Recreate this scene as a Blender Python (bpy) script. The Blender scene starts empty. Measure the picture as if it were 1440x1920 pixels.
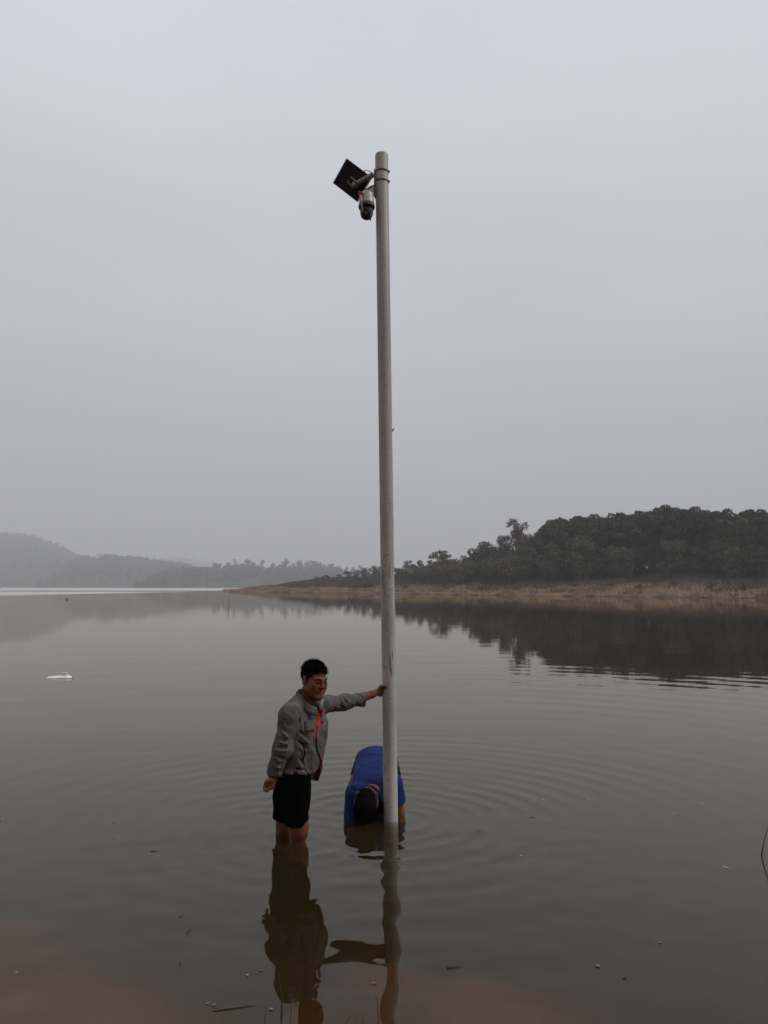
import bpy, math, random
import numpy as np
from mathutils import Vector, Matrix

# ------------------------------------------------------------------ camera
F = 1442.0                      # focal length in photo pixels (1440 x 1920)
PITCH = math.radians(5.55)
CAM_Z = 1.72
scene = bpy.context.scene
cam_data = bpy.data.cameras.new("camera")
cam_data.sensor_fit = 'VERTICAL'
cam_data.sensor_height = 36.0
cam_data.lens = F / 1920.0 * 36.0
cam_data.clip_start = 0.05
cam_data.clip_end = 9000.0
cam = bpy.data.objects.new("camera", cam_data)
scene.collection.objects.link(cam)
cam.location = (0, 0, CAM_Z)
cam.rotation_euler = (math.radians(90) + PITCH, 0, 0)
scene.camera = cam

# ------------------------------------------------------------------ world: overcast sky
SUN_EL, SUN_AZ = math.radians(46), math.radians(96)      # azimuth from +Y towards +X
world = bpy.data.worlds.new("World")
scene.world = world
world.use_nodes = True
wn, wl = world.node_tree.nodes, world.node_tree.links
wn.clear()
w_out = wn.new('ShaderNodeOutputWorld')
w_bg = wn.new('ShaderNodeBackground')
w_bg.inputs['Strength'].default_value = 0.0707
sky = wn.new('ShaderNodeTexSky')
sky.sky_type = 'NISHITA'
sky.sun_disc = False
sky.sun_elevation = SUN_EL
sky.sun_rotation = SUN_AZ
sky.dust_density = 6.0
sky.air_density = 1.0
hsv = wn.new('ShaderNodeHueSaturation')
hsv.inputs['Saturation'].default_value = 0.25
wl.new(sky.outputs[0], hsv.inputs['Color'])
tc = wn.new('ShaderNodeTexCoord')
sep = wn.new('ShaderNodeSeparateXYZ')
wl.new(tc.outputs['Generated'], sep.inputs[0])
ramp = wn.new('ShaderNodeValToRGB')
ramp.color_ramp.interpolation = 'EASE'
SKY = [(0.0, (4.3, 4.32, 4.42)), (0.18, (5.12, 5.2, 5.45)), (0.36, (6.02, 6.16, 6.68)), (0.62, (7.3, 7.45, 8.2)), (1.0, (7.7, 7.9, 8.7))]
cr = ramp.color_ramp
while len(cr.elements) < len(SKY):
    cr.elements.new(0.5)
for e, (p, c) in zip(cr.elements, SKY):
    e.position = p
    e.color = (c[0] / 10, c[1] / 10, c[2] / 10, 1)
wl.new(sep.outputs['Z'], ramp.inputs[0])
scl = wn.new('ShaderNodeVectorMath'); scl.operation = 'SCALE'; scl.inputs['Scale'].default_value = 10.0
wl.new(ramp.outputs[0], scl.inputs[0])
cn = wn.new('ShaderNodeTexNoise')
cn.inputs['Scale'].default_value = 1.6
cn.inputs['Detail'].default_value = 4.0
cn.inputs['Roughness'].default_value = 0.5
cmap = wn.new('ShaderNodeMapping'); cmap.inputs['Scale'].default_value = (1, 1, 2.2)
wl.new(tc.outputs['Generated'], cmap.inputs[0]); wl.new(cmap.outputs[0], cn.inputs['Vector'])
cm = wn.new('ShaderNodeMapRange')
cm.inputs['From Min'].default_value = 0.3; cm.inputs['From Max'].default_value = 0.7
cm.inputs['To Min'].default_value = 0.945; cm.inputs['To Max'].default_value = 1.055
wl.new(cn.outputs['Fac'], cm.inputs['Value'])
sc2 = wn.new('ShaderNodeVectorMath'); sc2.operation = 'SCALE'
wl.new(scl.outputs[0], sc2.inputs[0]); wl.new(cm.outputs[0], sc2.inputs['Scale'])
mix = wn.new('ShaderNodeMix'); mix.data_type = 'RGBA'
mix.inputs[0].default_value = 0.06
wl.new(sc2.outputs[0], mix.inputs[6]); wl.new(hsv.outputs[0], mix.inputs[7])
wl.new(mix.outputs[2], w_bg.inputs['Color'])
wl.new(w_bg.outputs[0], w_out.inputs['Surface'])

# ------------------------------------------------------------------ sun through thick cloud
sun_data = bpy.data.lights.new("sun", 'SUN')
sun_data.energy = 1.5
sun_data.angle = math.radians(25)
sun_data.color = (1.0, 0.96, 0.9)
sun = bpy.data.objects.new("sun", sun_data)
scene.collection.objects.link(sun)
sd = Vector((math.sin(SUN_AZ) * math.cos(SUN_EL), math.cos(SUN_AZ) * math.cos(SUN_EL), math.sin(SUN_EL)))
sun.rotation_euler = (-sd).to_track_quat('-Z', 'Y').to_euler()
sun.location = sd * 60

scene.view_settings.view_transform = 'Standard'
scene.view_settings.look = 'None'
scene.view_settings.exposure = 0.5
scene.view_settings.gamma = 1.0
scene.view_settings.use_curve_mapping = False
cy = scene.cycles
cy.use_denoising = True
try:
    cy.denoiser = 'OPENIMAGEDENOISE'
except Exception:
    pass
cy.max_bounces = 6
cy.diffuse_bounces = 3
cy.glossy_bounces = 3
cy.transmission_bounces = 4
cy.volume_bounces = 0
cy.adaptive_threshold = 0.015
cy.transparent_max_bounces = 12
cy.caustics_reflective = False
cy.caustics_refractive = False

# ------------------------------------------------------------------ helpers
CP, SP = math.cos(PITCH), math.sin(PITCH)

def at(px, py, Y):
    """point of the place that stands at distance Y in front of the lens, seen at photo pixel (px, py)"""
    xc, yc = (px - 720.0) / F, (960.0 - py) / F
    d = (xc, CP - yc * SP, SP + yc * CP)
    s = Y / d[1]
    return np.array([d[0] * s, Y, CAM_Z + d[2] * s])

def on_water(px, py):
    xc, yc = (px - 720.0) / F, (960.0 - py) / F
    d = (xc, CP - yc * SP, SP + yc * CP)
    s = -CAM_Z / d[2]
    return np.array([d[0] * s, d[1] * s, 0.0])

def link(o, parent=None):
    scene.collection.objects.link(o)
    if parent is not None:
        o.parent = parent
    return o

def mesh_from(name, V, Fc, smooth=True):
    """V (n,3) array, Fc (m,k) int array or list of faces"""
    me = bpy.data.meshes.new(name)
    if isinstance(Fc, np.ndarray):
        V = np.ascontiguousarray(V, dtype=np.float32)
        m, k = Fc.shape
        me.vertices.add(len(V)); me.vertices.foreach_set('co', V.ravel())
        me.loops.add(m * k); me.loops.foreach_set('vertex_index', Fc.astype(np.int32).ravel())
        me.polygons.add(m)
        me.polygons.foreach_set('loop_start', np.arange(0, m * k, k, dtype=np.int32))
        me.polygons.foreach_set('loop_total', np.full(m, k, dtype=np.int32))
        me.update(calc_edges=True)
    else:
        me.from_pydata([tuple(map(float, v)) for v in V], [], [tuple(map(int, f)) for f in Fc])
        me.update()
    if smooth:
        me.polygons.foreach_set('use_smooth', np.ones(len(me.polygons), dtype=bool))
    return me

def obj(name, me, mat=None, parent=None, **tags):
    o = bpy.data.objects.new(name, me)
    if mat is not None and me is not None and not me.materials:
        me.materials.append(mat)
    link(o, parent)
    for k, v in tags.items():
        o[k] = v
    return o

def empty(name, label, cat, group=None):
    o = bpy.data.objects.new(name, None)
    o.empty_display_size = 0.1
    link(o)
    o['label'] = label; o['category'] = cat
    if group: o['group'] = group
    return o

class MB:
    """collects vertices and faces of one part"""
    def __init__(s): s.v, s.f = [], []
    def add(s, V, Fc):
        b = len(s.v)
        s.v.extend([tuple(map(float, v)) for v in V]); s.f.extend([tuple(int(i) + b for i in f) for f in Fc])
        return s
    def tube(s, pts, rad, n=8, cap=True):
        pts = [np.array(p, float) for p in pts]
        if np.isscalar(rad): rad = [rad] * len(pts)
        V, Fc = [], []
        ref = None
        for i, p in enumerate(pts):
            t = pts[min(i + 1, len(pts) - 1)] - pts[max(i - 1, 0)]
            t = t / (np.linalg.norm(t) + 1e-9)
            if ref is None:
                ref = np.array([0, 0, 1.0]) if abs(t[2]) < 0.9 else np.array([1.0, 0, 0])
            a = np.cross(t, ref); a /= np.linalg.norm(a) + 1e-9
            b = np.cross(a, t); ref = b
            for k in range(n):
                w = 2 * math.pi * k / n
                V.append(p + rad[i] * (math.cos(w) * a + math.sin(w) * b))
        for i in range(len(pts) - 1):
            for k in range(n):
                k2 = (k + 1) % n
                Fc.append((i * n + k, (i + 1) * n + k, (i + 1) * n + k2, i * n + k2))
        if cap:
            Fc.append(tuple(range(n))); Fc.append(tuple((len(pts) - 1) * n + k for k in reversed(range(n))))
        return s.add(V, Fc)
    def box(s, c, ax, ay, az):
        c, ax, ay, az = [np.array(q, float) for q in (c, ax, ay, az)]
        V = [c + i * ax + j * ay + k * az for i in (-1, 1) for j in (-1, 1) for k in (-1, 1)]
        return s.add(V, [(0, 1, 3, 2), (4, 6, 7, 5), (0, 4, 5, 1), (2, 3, 7, 6), (0, 2, 6, 4), (1, 5, 7, 3)])
    def build(s, name, mat, parent=None, smooth=True, bevel=0, **tags):
        o = obj(name, mesh_from(name, s.v, s.f, smooth), mat, parent, **tags)
        if bevel:
            m = o.modifiers.new('bevel', 'BEVEL'); m.width = bevel; m.segments = 2; m.limit_method = 'ANGLE'
        return o

# ---- value noise
_rs = np.random.RandomState(7)
_PERM = _rs.permutation(4096)
_VAL = _rs.rand(4096) * 2 - 1
def vnoise(P):
    P = np.asarray(P, dtype=np.float64)
    i = np.floor(P).astype(np.int64); f = P - i
    f = f * f * (3 - 2 * f)
    out = 0
    for dx in (0, 1):
        for dy in (0, 1):
            for dz in (0, 1):
                h = _PERM[(i[..., 0] + dx) & 4095]
                h = _PERM[(h + (i[..., 1] + dy)) & 4095]
                h = _PERM[(h + (i[..., 2] + dz)) & 4095]
                w = (f[..., 0] if dx else 1 - f[..., 0]) * (f[..., 1] if dy else 1 - f[..., 1]) * (f[..., 2] if dz else 1 - f[..., 2])
                out = out + w * _VAL[h]
    return out
def fbm2(x, y, s, oct=4, seed=0.0):
    o, a = 0, 1.0
    for k in range(oct):
        o = o + a * vnoise(np.stack([x * s, y * s, np.full_like(x, seed + 3.7 * k)], -1)); a *= 0.5; s *= 2.03
    return o
def sstep(a, b, x):
    t = np.clip((x - a) / (b - a), 0, 1)
    return t * t * (3 - 2 * t)

# ------------------------------------------------------------------ materials
def mat_new(name):
    m = bpy.data.materials.new(name); m.use_nodes = True
    return m, m.node_tree.nodes, m.node_tree.links, m.node_tree.nodes['Principled BSDF']

def mat(name, c1, c2=None, scale=8.0, rough=0.7, metal=0.0, bump=0.0, detail=4.0, spec=0.5, stretch=(1, 1, 1), bump_scale=None, rnd=0.0, sss=0.0, coord='Object', lo=0.35, hi=0.65, transl=0.0):
    m, n, l, b = mat_new(name)
    b.inputs['Roughness'].default_value = rough
    b.inputs['Metallic'].default_value = metal
    b.inputs['Specular IOR Level'].default_value = spec
    c2 = c2 or tuple(x * 0.8 for x in c1)
    t = n.new('ShaderNodeTexCoord'); mp = n.new('ShaderNodeMapping'); mp.inputs['Scale'].default_value = stretch
    l.new(t.outputs[coord], mp.inputs[0])
    nz = n.new('ShaderNodeTexNoise'); nz.inputs['Scale'].default_value = scale; nz.inputs['Detail'].default_value = detail
    l.new(mp.outputs[0], nz.inputs['Vector'])
    mr = n.new('ShaderNodeMapRange'); mr.inputs['From Min'].default_value = lo; mr.inputs['From Max'].default_value = hi
    l.new(nz.outputs['Fac'], mr.inputs['Value'])
    mx = n.new('ShaderNodeMix'); mx.data_type = 'RGBA'
    mx.inputs[6].default_value = (*c1, 1); mx.inputs[7].default_value = (*c2, 1)
    l.new(mr.outputs[0], mx.inputs[0])
    col = mx.outputs[2]
    if rnd:
        oi = n.new('ShaderNodeObjectInfo')
        h = n.new('ShaderNodeHueSaturation')
        r1 = n.new('ShaderNodeMapRange'); r1.inputs['To Min'].default_value = 1 - rnd; r1.inputs['To Max'].default_value = 1 + rnd
        l.new(oi.outputs['Random'], r1.inputs['Value']); l.new(r1.outputs[0], h.inputs['Value'])
        l.new(col, h.inputs['Color']); col = h.outputs[0]
    l.new(col, b.inputs['Base Color'])
    if sss:
        b.inputs['Subsurface Weight'].default_value = sss
        b.inputs['Subsurface Radius'].default_value = (0.01, 0.004, 0.002)
        b.inputs['Subsurface Scale'].default_value = 0.6
    if bump:
        bp = n.new('ShaderNodeBump'); bp.inputs['Strength'].default_value = bump; bp.inputs['Distance'].default_value = 0.01
        n2 = n.new('ShaderNodeTexNoise'); n2.inputs['Scale'].default_value = bump_scale or scale * 3; n2.inputs['Detail'].default_value = 5
        l.new(mp.outputs[0], n2.inputs['Vector'])
        l.new(n2.outputs['Fac'], bp.inputs['Height']); l.new(bp.outputs[0], b.inputs['Normal'])
    return m
# ------------------------------------------------------------------ ground: near shore and lake bed (one sheet)
def axis(fine_lo, fine_hi, step, lo, hi, grow=1.13):
    c = list(np.arange(fine_lo, fine_hi + 1e-6, step))
    s, x = step, fine_hi
    while x < hi:
        s *= grow; x = min(x + s, hi); c.append(x)
    s, x, pre = step, fine_lo, []
    while x > lo:
        s *= grow; x = max(x - s, lo); pre.append(x)
    return np.array(pre[::-1] + c)

def grid_faces(nx, ny):
    i, j = np.meshgrid(np.arange(nx - 1), np.arange(ny - 1), indexing='ij')
    a = (i * ny + j).ravel()
    return np.stack([a, a + ny, a + ny + 1, a + 1], -1)

MOUNDS = [(30, 1860, 0.8, 0.19), (-20, 1690, 0.8, 0.22), (190, 1890, 0.5, 0.12), (850, 1790, 0.45, 0.14), (960, 1870, 0.55, 0.08), (1080, 1900, 0.4, 0.05),
          (985, 1550, 0.32, 0.27), (700, 1730, 0.28, 0.09), (430, 1700, 0.3, 0.07), (1250, 1560, 0.6, 0.05)]
def bed_z(x, y):
    z = np.interp(y, [-220, -120, -60, -25, -10, -2, 1.3, 3.2, 5.4, 6.6, 9, 14, 30, 80, 3000], [70, 60, 40, 16, 4.6, 0.6, 0.03, -0.26, -0.42, -0.5, -0.75, -1.3, -2.6, -4.5, -6])  # land behind the lens is unseen, steepened to cut skylight on the fronts
    near = np.exp(-(np.maximum(np.abs(y - 4) - 4, 0) / 4) ** 2)
    z = z + near * (0.035 * fbm2(x, y, 1.1, 3, 2.2) + 0.012 * fbm2(x, y, 4.0, 2, 5.1))
    for px, py, r, h in MOUNDS:
        c = on_water(px, py)
        z = z + h * np.exp(-(((x - c[0]) / r) ** 2 + ((y - c[1]) / (r * 0.8)) ** 2))
    z = z + np.where(y < -3, sstep(-3, -30, y) * 2.2 * fbm2(x, y, 0.03, 3, 9.0), 0)
    return np.where(y > 2.0, -(0.10 + np.log1p(np.exp(np.clip((-z - 0.10) * 22, -30, 30))) / 22), z)
gx = axis(-5, 5, 0.09, -4600, 4600); gy = axis(0.0, 9, 0.09, -240, 4600)
GX, GY = np.meshgrid(gx, gy, indexing='ij')
GZ = bed_z(GX, GY)
soil = mat("reddish_silt", (0.30, 0.145, 0.078), (0.15, 0.085, 0.05), scale=2.1, rough=0.95, bump=0.4, bump_scale=30, coord='Object')
ground = obj("ground", mesh_from("ground", np.stack([GX, GY, GZ], -1).reshape(-1, 3), grid_faces(len(gx), len(gy))), soil, kind="structure")

# ------------------------------------------------------------------ water
POLE_B = np.array([0.0513, 5.885])
MAN_B = np.array([-0.62, 5.45])
BLUE_B = np.array([-0.12, 6.0])
def rings(x, y, c, s0, lam0, lam1, r_out, ph, gate, phase_seed, af=3.4, rf=1.1, base=0.6):
    dx, dy = x - c[0], y - c[1]
    r = np.sqrt(dx * dx + dy * dy) + 1e-6
    ang = np.arctan2(dy, dx)
    lam = lam0 + lam1 * r
    phi = 2 * math.pi / lam1 * np.log(lam) + ph + 0.5 * vnoise(np.stack([np.cos(ang) * 1.4 + phase_seed, np.sin(ang) * 1.4, r * 0.25], -1))
    s = s0 * sstep(0.05, 0.3, r) * np.exp(-(r / r_out) ** 2)
    s = s * (base + 1.0 * vnoise(np.stack([np.cos(ang) * af, np.sin(ang) * af + phase_seed, r * rf], -1)))
    s = s * (0.42 + 0.58 * sstep(-1.5, -0.1, dy))
    return s * lam / (2 * math.pi) * (np.cos(phi) + 0.22 * np.cos(2 * phi + 0.5)) * gate
def wave_z(x, y):
    z = rings(x, y, POLE_B, 0.046, 0.155, 0.048, 2.3, 0.0, 1.0, 1.3, 2.6, 0.6, 0.75)
    z = z + rings(x, y, MAN_B, 0.026, 0.15, 0.055, 1.9, 1.1, 1.0, 4.9, 2.6, 0.6, 0.7)
    z = z + rings(x, y, BLUE_B, 0.034, 0.13, 0.05, 1.3, 2.0, 1.0, 8.2)
    # the wave train that has run out towards the right bank
    r = np.hypot(x - POLE_B[0], y - POLE_B[1])
    gate = np.exp(-((r - 8.7) / 3.2) ** 2) * sstep(0.9, 2.8, x) * sstep(14, 10, x)
    z = z + rings(x, y, POLE_B, 0.023, 0.66, 0.003, 60, 0.4, gate, 2.0, 2.4, 0.4, 0.95)
    gate2 = np.exp(-((r - 9.0) / 2.6) ** 2) * sstep(-4.5, -7.5, x)
    z = z + rings(x, y, POLE_B, 0.006, 0.8, 0.003, 60, 1.4, gate2, 6.0, 2.4, 0.4, 0.8)
    z = z + rings(x, y, POLE_B, 0.006, 0.42, 0.02, 6.0, 2.2, sstep(1.5, 3.0, r), 11.0)
    # small cross waves that the two men make in the foreground
    rs = np.random.RandomState(21)
    near = np.exp(-(np.hypot(x + 0.2, (y - 4.6)) / 2.1) ** 2)
    for k in range(16):
        lam = rs.uniform(0.16, 0.5); th = rs.uniform(0, 2 * math.pi); s = rs.uniform(0.0035, 0.0075)
        z = z + near * s * lam / (2 * math.pi) * np.cos(2 * math.pi / lam * (x * math.cos(th) + y * math.sin(th)) + rs.uniform(0, 6.28))
    # faint long swell over the open water
    far = sstep(4, 12, y) * np.exp(-(y / 70.0) ** 2)
    for k in range(7):
        lam = rs.uniform(0.9, 2.4); th = math.pi / 2 + rs.uniform(-0.5, 0.5)
        z = z + far * 0.0009 * lam / (2 * math.pi) * np.cos(2 * math.pi / lam * (x * math.cos(th) + y * math.sin(th)) + rs.uniform(0, 6.28))
    return z
wx = axis(-3.4, 3.4, 0.024, -4590, 4590, 1.028); wy = axis(2.6, 8.0, 0.02, 0.6, 4590, 1.02)
WX, WY = np.meshgrid(wx, wy, indexing='ij')
WZ = wave_z(WX, WY)
def water_material():
    m, n, l, b = mat_new("lake_water")
    n.remove(b)
    out = n['Material Output']
    geo = n.new('ShaderNodeNewGeometry')
    # fine wind bump that grows where the far water is ruffled
    mp = n.new('ShaderNodeMapping'); mp.inputs['Scale'].default_value = (0.8, 2.2, 1)
    l.new(geo.outputs['Position'], mp.inputs[0])
    nz = n.new('ShaderNodeTexNoise'); nz.inputs['Scale'].default_value = 1.1; nz.inputs['Detail'].default_value = 3
    l.new(mp.outputs[0], nz.inputs['Vector'])
    bp = n.new('ShaderNodeBump'); bp.inputs['Strength'].default_value = 0.035; bp.inputs['Distance'].default_value = 0.05
    l.new(nz.outputs['Fac'], bp.inputs['Height'])
    # ruffled patch: left of a line running away from the lens, in wind streaks
    sp = n.new('ShaderNodeSeparateXYZ'); l.new(geo.outputs['Position'], sp.inputs[0])
    def math_(op, a, b_=None, v=None):
        q = n.new('ShaderNodeMath'); q.operation = op
        for i, s in enumerate((a, b_)):
            if s is None: continue
            if isinstance(s, (int, float)): q.inputs[i].default_value = s
            else: l.new(s, q.inputs[i])
        return q.outputs[0]
    wob = n.new('ShaderNodeTexNoise'); wob.inputs['Scale'].default_value = 0.02; wob.inputs['Detail'].default_value = 3
    l.new(geo.outputs['Position'], wob.inputs['Vector'])
    line = math_('MULTIPLY_ADD', sp.outputs['Y'], 0.093); n[line.node.name].inputs[2].default_value = -86.6 - 2
    dx = math_('SUBTRACT', line, sp.outputs['X'])
    dx = math_('MULTIPLY_ADD', wob.outputs['Fac'], 8.0); dxn = dx.node; l.new(math_('SUBTRACT', line, sp.outputs['X']), dxn.inputs[2])
    mr = n.new('ShaderNodeMapRange'); mr.inputs['From Min'].default_value = 3; mr.inputs['From Max'].default_value = 7
    l.new(dx, mr.inputs['Value'])
    st = n.new('ShaderNodeMapRange'); st.inputs['From Min'].default_value = 120; st.inputs['From Max'].default_value = 150
    l.new(sp.outputs['Y'], st.inputs['Value'])
    # a calm lane inside the patch
    lane = math_('ABSOLUTE', math_('SUBTRACT', sp.outputs['Y'], 305.0))
    ln = n.new('ShaderNodeMapRange'); ln.inputs['From Min'].default_value = 20; ln.inputs['From Max'].default_value = 45
    l.new(lane, ln.inputs['Value'])
    mask = math_('MULTIPLY', math_('MULTIPLY', mr.outputs[0], st.outputs[0]), ln.outputs[0])
    rough = math_('MULTIPLY_ADD', mask, 0.2); rough.node.inputs[2].default_value = 0.012
    fr = n.new('ShaderNodeFresnel'); fr.inputs['IOR'].default_value = 1.333
    l.new(bp.outputs[0], fr.inputs['Normal'])
    gl = n.new('ShaderNodeBsdfGlossy'); gl.inputs['Color'].default_value = (1.0, 0.962, 0.885, 1)
    l.new(rough, gl.inputs['Roughness']); l.new(bp.outputs[0], gl.inputs['Normal'])
    tr = n.new('ShaderNodeBsdfTransparent'); tr.inputs['Color'].default_value = (1, 1, 1, 1)
    df = n.new('ShaderNodeBsdfDiffuse'); df.inputs['Color'].default_value = (0.45, 0.30, 0.105, 1)   # suspended silt
    m1 = n.new('ShaderNodeMixShader'); m1.inputs[0].default_value = 0.033
    l.new(tr.outputs[0], m1.inputs[1]); l.new(df.outputs[0], m1.inputs[2])
    m2 = n.new('ShaderNodeMixShader')
    l.new(fr.outputs[0], m2.inputs[0]); l.new(m1.outputs[0], m2.inputs[1]); l.new(gl.outputs[0], m2.inputs[2])
    l.new(m2.outputs[0], out.inputs['Surface'])
    ab = n.new('ShaderNodeVolumeAbsorption')
    ab.inputs['Color'].default_value = (0.5, 0.33, 0.12, 1); ab.inputs['Density'].default_value = 6.0
    l.new(ab.outputs[0], out.inputs['Volume'])
    return m
water = obj("water", mesh_from("water", np.stack([WX, WY, WZ], -1).reshape(-1, 3), grid_faces(len(wx), len(wy))), water_material(), kind="structure")

# ------------------------------------------------------------------ right bank: a wooded spit
SHORE = np.array([(-66, 312), (-57, 283), (-48, 262), (-36, 240), (-24, 222), (-10, 204), (0, 192), (14, 168), (28, 147), (42, 130), (56, 114), (80, 98), (125, 86), (230, 80),
                  (420, 90), (420, 520), (210, 480), (60, 432), (-20, 382), (-58, 332)], float)
def poly_dist(x, y, P):
    d = np.full(x.shape, 1e9); inside = np.zeros(x.shape, bool)
    for i in range(len(P)):
        a, b = P[i], P[(i + 1) % len(P)]
        e = b - a
        t = np.clip(((x - a[0]) * e[0] + (y - a[1]) * e[1]) / (e @ e), 0, 1)
        d = np.minimum(d, np.hypot(x - a[0] - t * e[0], y - a[1] - t * e[1]))
        c = ((a[1] > y) != (b[1] > y)) & (x < (b[0] - a[0]) * (y - a[1]) / (b[1] - a[1] + 1e-12) + a[0])
        inside ^= c
    return np.where(inside, d, -d)
def spit_z(x, y):
    d = poly_dist(x, y, SHORE) + 1.6 * fbm2(x, y, 0.09, 3, 1.0)
    h = np.interp(d, [-30, -2, 0, 0.8, 3, 11, 16, 27, 60, 120], [-4, -0.35, -0.02, 0.28, 0.7, 1.9, 2.6, 4.3, 5.4, 6.5])
    tipf = np.interp(np.hypot(x + 66, y - 312), [0, 12, 30, 60, 95, 130], [0.3, 0.35, 0.5, 0.78, 0.92, 0.96])
    bump_ = np.where(d > 1, (0.35 * fbm2(x, y, 0.14, 4, 3.0)) * sstep(1, 10, d), 0)
    return np.where(h > 0, h * tipf, h) + bump_
tx = axis(-85, 105, 1.0, -110, 420, 1.08); ty = axis(80, 330, 1.1, 60, 520, 1.06)
TX, TY = np.meshgrid(tx, ty, indexing='ij')
def bank_material():
    m, n, l, b = mat_new("bank_soil")
    b.inputs['Roughness'].default_value = 1.0; b.inputs['Specular IOR Level'].default_value = 0.1
    geo = n.new('ShaderNodeNewGeometry')
    nz = n.new('ShaderNodeTexNoise'); nz.inputs['Scale'].default_value = 0.35; nz.inputs['Detail'].default_value = 6
    l.new(geo.outputs['Position'], nz.inputs['Vector'])
    sp = n.new('ShaderNodeSeparateXYZ'); l.new(geo.outputs['Position'], sp.inputs[0])
    ad = n.new('ShaderNodeMath'); ad.operation = 'MULTIPLY_ADD'; ad.inputs[1].default_value = 1.6
    l.new(nz.outputs['Fac'], ad.inputs[0]); l.new(sp.outputs['Z'], ad.inputs[2])
    rp = n.new('ShaderNodeValToRGB')
    mr = n.new('ShaderNodeMapRange'); mr.inputs['From Max'].default_value = 6.0
    l.new(ad.outputs[0], mr.inputs['Value']); l.new(mr.outputs[0], rp.inputs[0])
    e = rp.color_ramp.elements
    cols = [(0.13, (0.036, 0.028, 0.022)), (0.2, (0.15, 0.106, 0.07)), (0.40, (0.135, 0.096, 0.066)), (0.52, (0.062, 0.044, 0.037)), (0.8, (0.05, 0.042, 0.033)), (1.0, (0.045, 0.043, 0.028))]
    while len(e) < len(cols): e.new(0.5)
    for q, (p, c) in zip(e, cols): q.position = p; q.color = (*c, 1)
    l.new(rp.outputs[0], b.inputs['Base Color'])
    return m
M_bank = bank_material()
bank = obj("river_bank", mesh_from("river_bank", np.stack([TX, TY, spit_z(TX, TY)], -1).reshape(-1, 3), grid_faces(len(tx), len(ty))), M_bank, kind="structure")
bank.name = "lake_bank"

# dry grass, scrub: blades and twigs nobody could count
rng = np.random.RandomState(5)
def scatter_band(n, dlo, dhi, xlo, xhi, ylo, yhi, dens=None):
    out = []
    got = 0
    while got < n:
        x = rng.uniform(xlo, xhi, 60000); y = rng.uniform(ylo, yhi, 60000)
        d = poly_dist(x, y, SHORE)
        # keep the side that can be seen from the water in front
        k = (d > dlo) & (d < dhi) & (y < 330 - 0.9 * x) & (x / y < 0.62)
        if dens is not None: k &= rng.rand(len(x)) < dens(x, y, d)
        q = np.stack([x[k], y[k]], -1); out.append(q); got += len(q)
    q = np.concatenate(out)[:n]
    return q[:, 0], q[:, 1]
def blades(x, y, z, hgt, wid, lean, seg_dir=None, n_rng=rng):
    n = len(x)
    a = n_rng.uniform(0, 2 * math.pi, n)
    dx, dy = np.cos(a) * wid / 2, np.sin(a) * wid / 2
    la = n_rng.uniform(0, 2 * math.pi, n); ll = lean * hgt * n_rng.rand(n)
    b0 = np.stack([x - dx, y - dy, z - 0.1], -1); b1 = np.stack([x + dx, y + dy, z - 0.1], -1)
    tp = np.stack([x + np.cos(la) * ll, y + np.sin(la) * ll, z + hgt], -1)
    V = np.stack([b0, b1, tp], 1).reshape(-1, 3)
    return V, np.arange(3 * n).reshape(-1, 3)
M_grass = mat("dry_grass", (0.42, 0.285, 0.175), (0.17, 0.12, 0.08), scale=0.22, detail=7, rough=0.9, spec=0.1, coord='Object')
M_scrub = mat("bare_scrub", (0.085, 0.060, 0.050), (0.125, 0.088, 0.066), scale=0.4, rough=0.95, spec=0.1)
gxs, gys = scatter_band(42000, 0.9, 11.5, -66, 105, 85, 316, lambda x, y, d: 0.15 + 0.85 * (fbm2(x, y, 0.22, 3, 4.0) > -0.25 + 0.09 * np.maximum(d - 7, 0)))
V, Fc = blades(gxs, gys, spit_z(gxs, gys), rng.uniform(0.25, 0.75, len(gxs)), rng.uniform(0.12, 0.35, len(gxs)) * np.where(gys > 185, 1.7, 1.0), 0.9)
obj("dry_grass", mesh_from("dry_grass", V, Fc, False), M_grass, kind="stuff", label="tan dry grass along the foot of the right bank", category="grass")
sx, sy = scatter_band(70000, 5.0, 40.0, -56, 110, 85, 316, lambda x, y, d: np.where(fbm2(x, y, 0.12, 3, 8.0) > np.where(d > 9, -0.35, 0.25), 1.0, 0.12) * np.where(x < 0, 1.0, 0.6))
sh = rng.uniform(0.3, 1.25, len(sx)) * np.where(sx < -35, 0.6, 1.0)
V, Fc = blades(sx, sy, spit_z(sx, sy), sh * np.where(sy > 200, 1.35, 1.0), rng.uniform(0.08, 0.3, len(sx)) * np.where(sy > 185, 2.0, 1.0), 0.5)
obj("scrub", mesh_from("scrub", V, Fc, False), M_scrub, kind="stuff", label="dark brown bare scrub covering the slope of the right bank", category="scrub")

# ------------------------------------------------------------------ trees
def leaves(lumps, n, size, rs, shell=0.72, flat=1.0, out_bias=0.6):
    w = np.array([l[3] ** 2 for l in lumps]); w /= w.sum()
    idx = rs.choice(len(lumps), n, p=w)
    c = np.array([l[:3] for l in lumps])[idx]; r = np.array([l[3] for l in lumps])[idx]
    d = rs.normal(size=(n, 3)); d /= np.linalg.norm(d, axis=1)[:, None]
    rr = r * (shell + (1.06 - shell) * rs.rand(n) ** 0.7)
    p = c + d * rr[:, None] * np.array([1, 1, flat])
    nn = d * out_bias + rs.normal(size=(n, 3)) * 0.6; nn /= np.linalg.norm(nn, axis=1)[:, None]
    t = np.cross(nn, rs.normal(size=(n, 3))); t /= np.linalg.norm(t, axis=1)[:, None]
    b = np.cross(nn, t)
    s = size * (0.55 + 0.9 * rs.rand(n))[:, None]
    V = np.stack([p - t * s, p - b * s * 0.55, p + t * s, p + b * s * 0.55], 1).reshape(-1, 3)
    return V, np.arange(4 * n).reshape(-1, 4)
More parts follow.
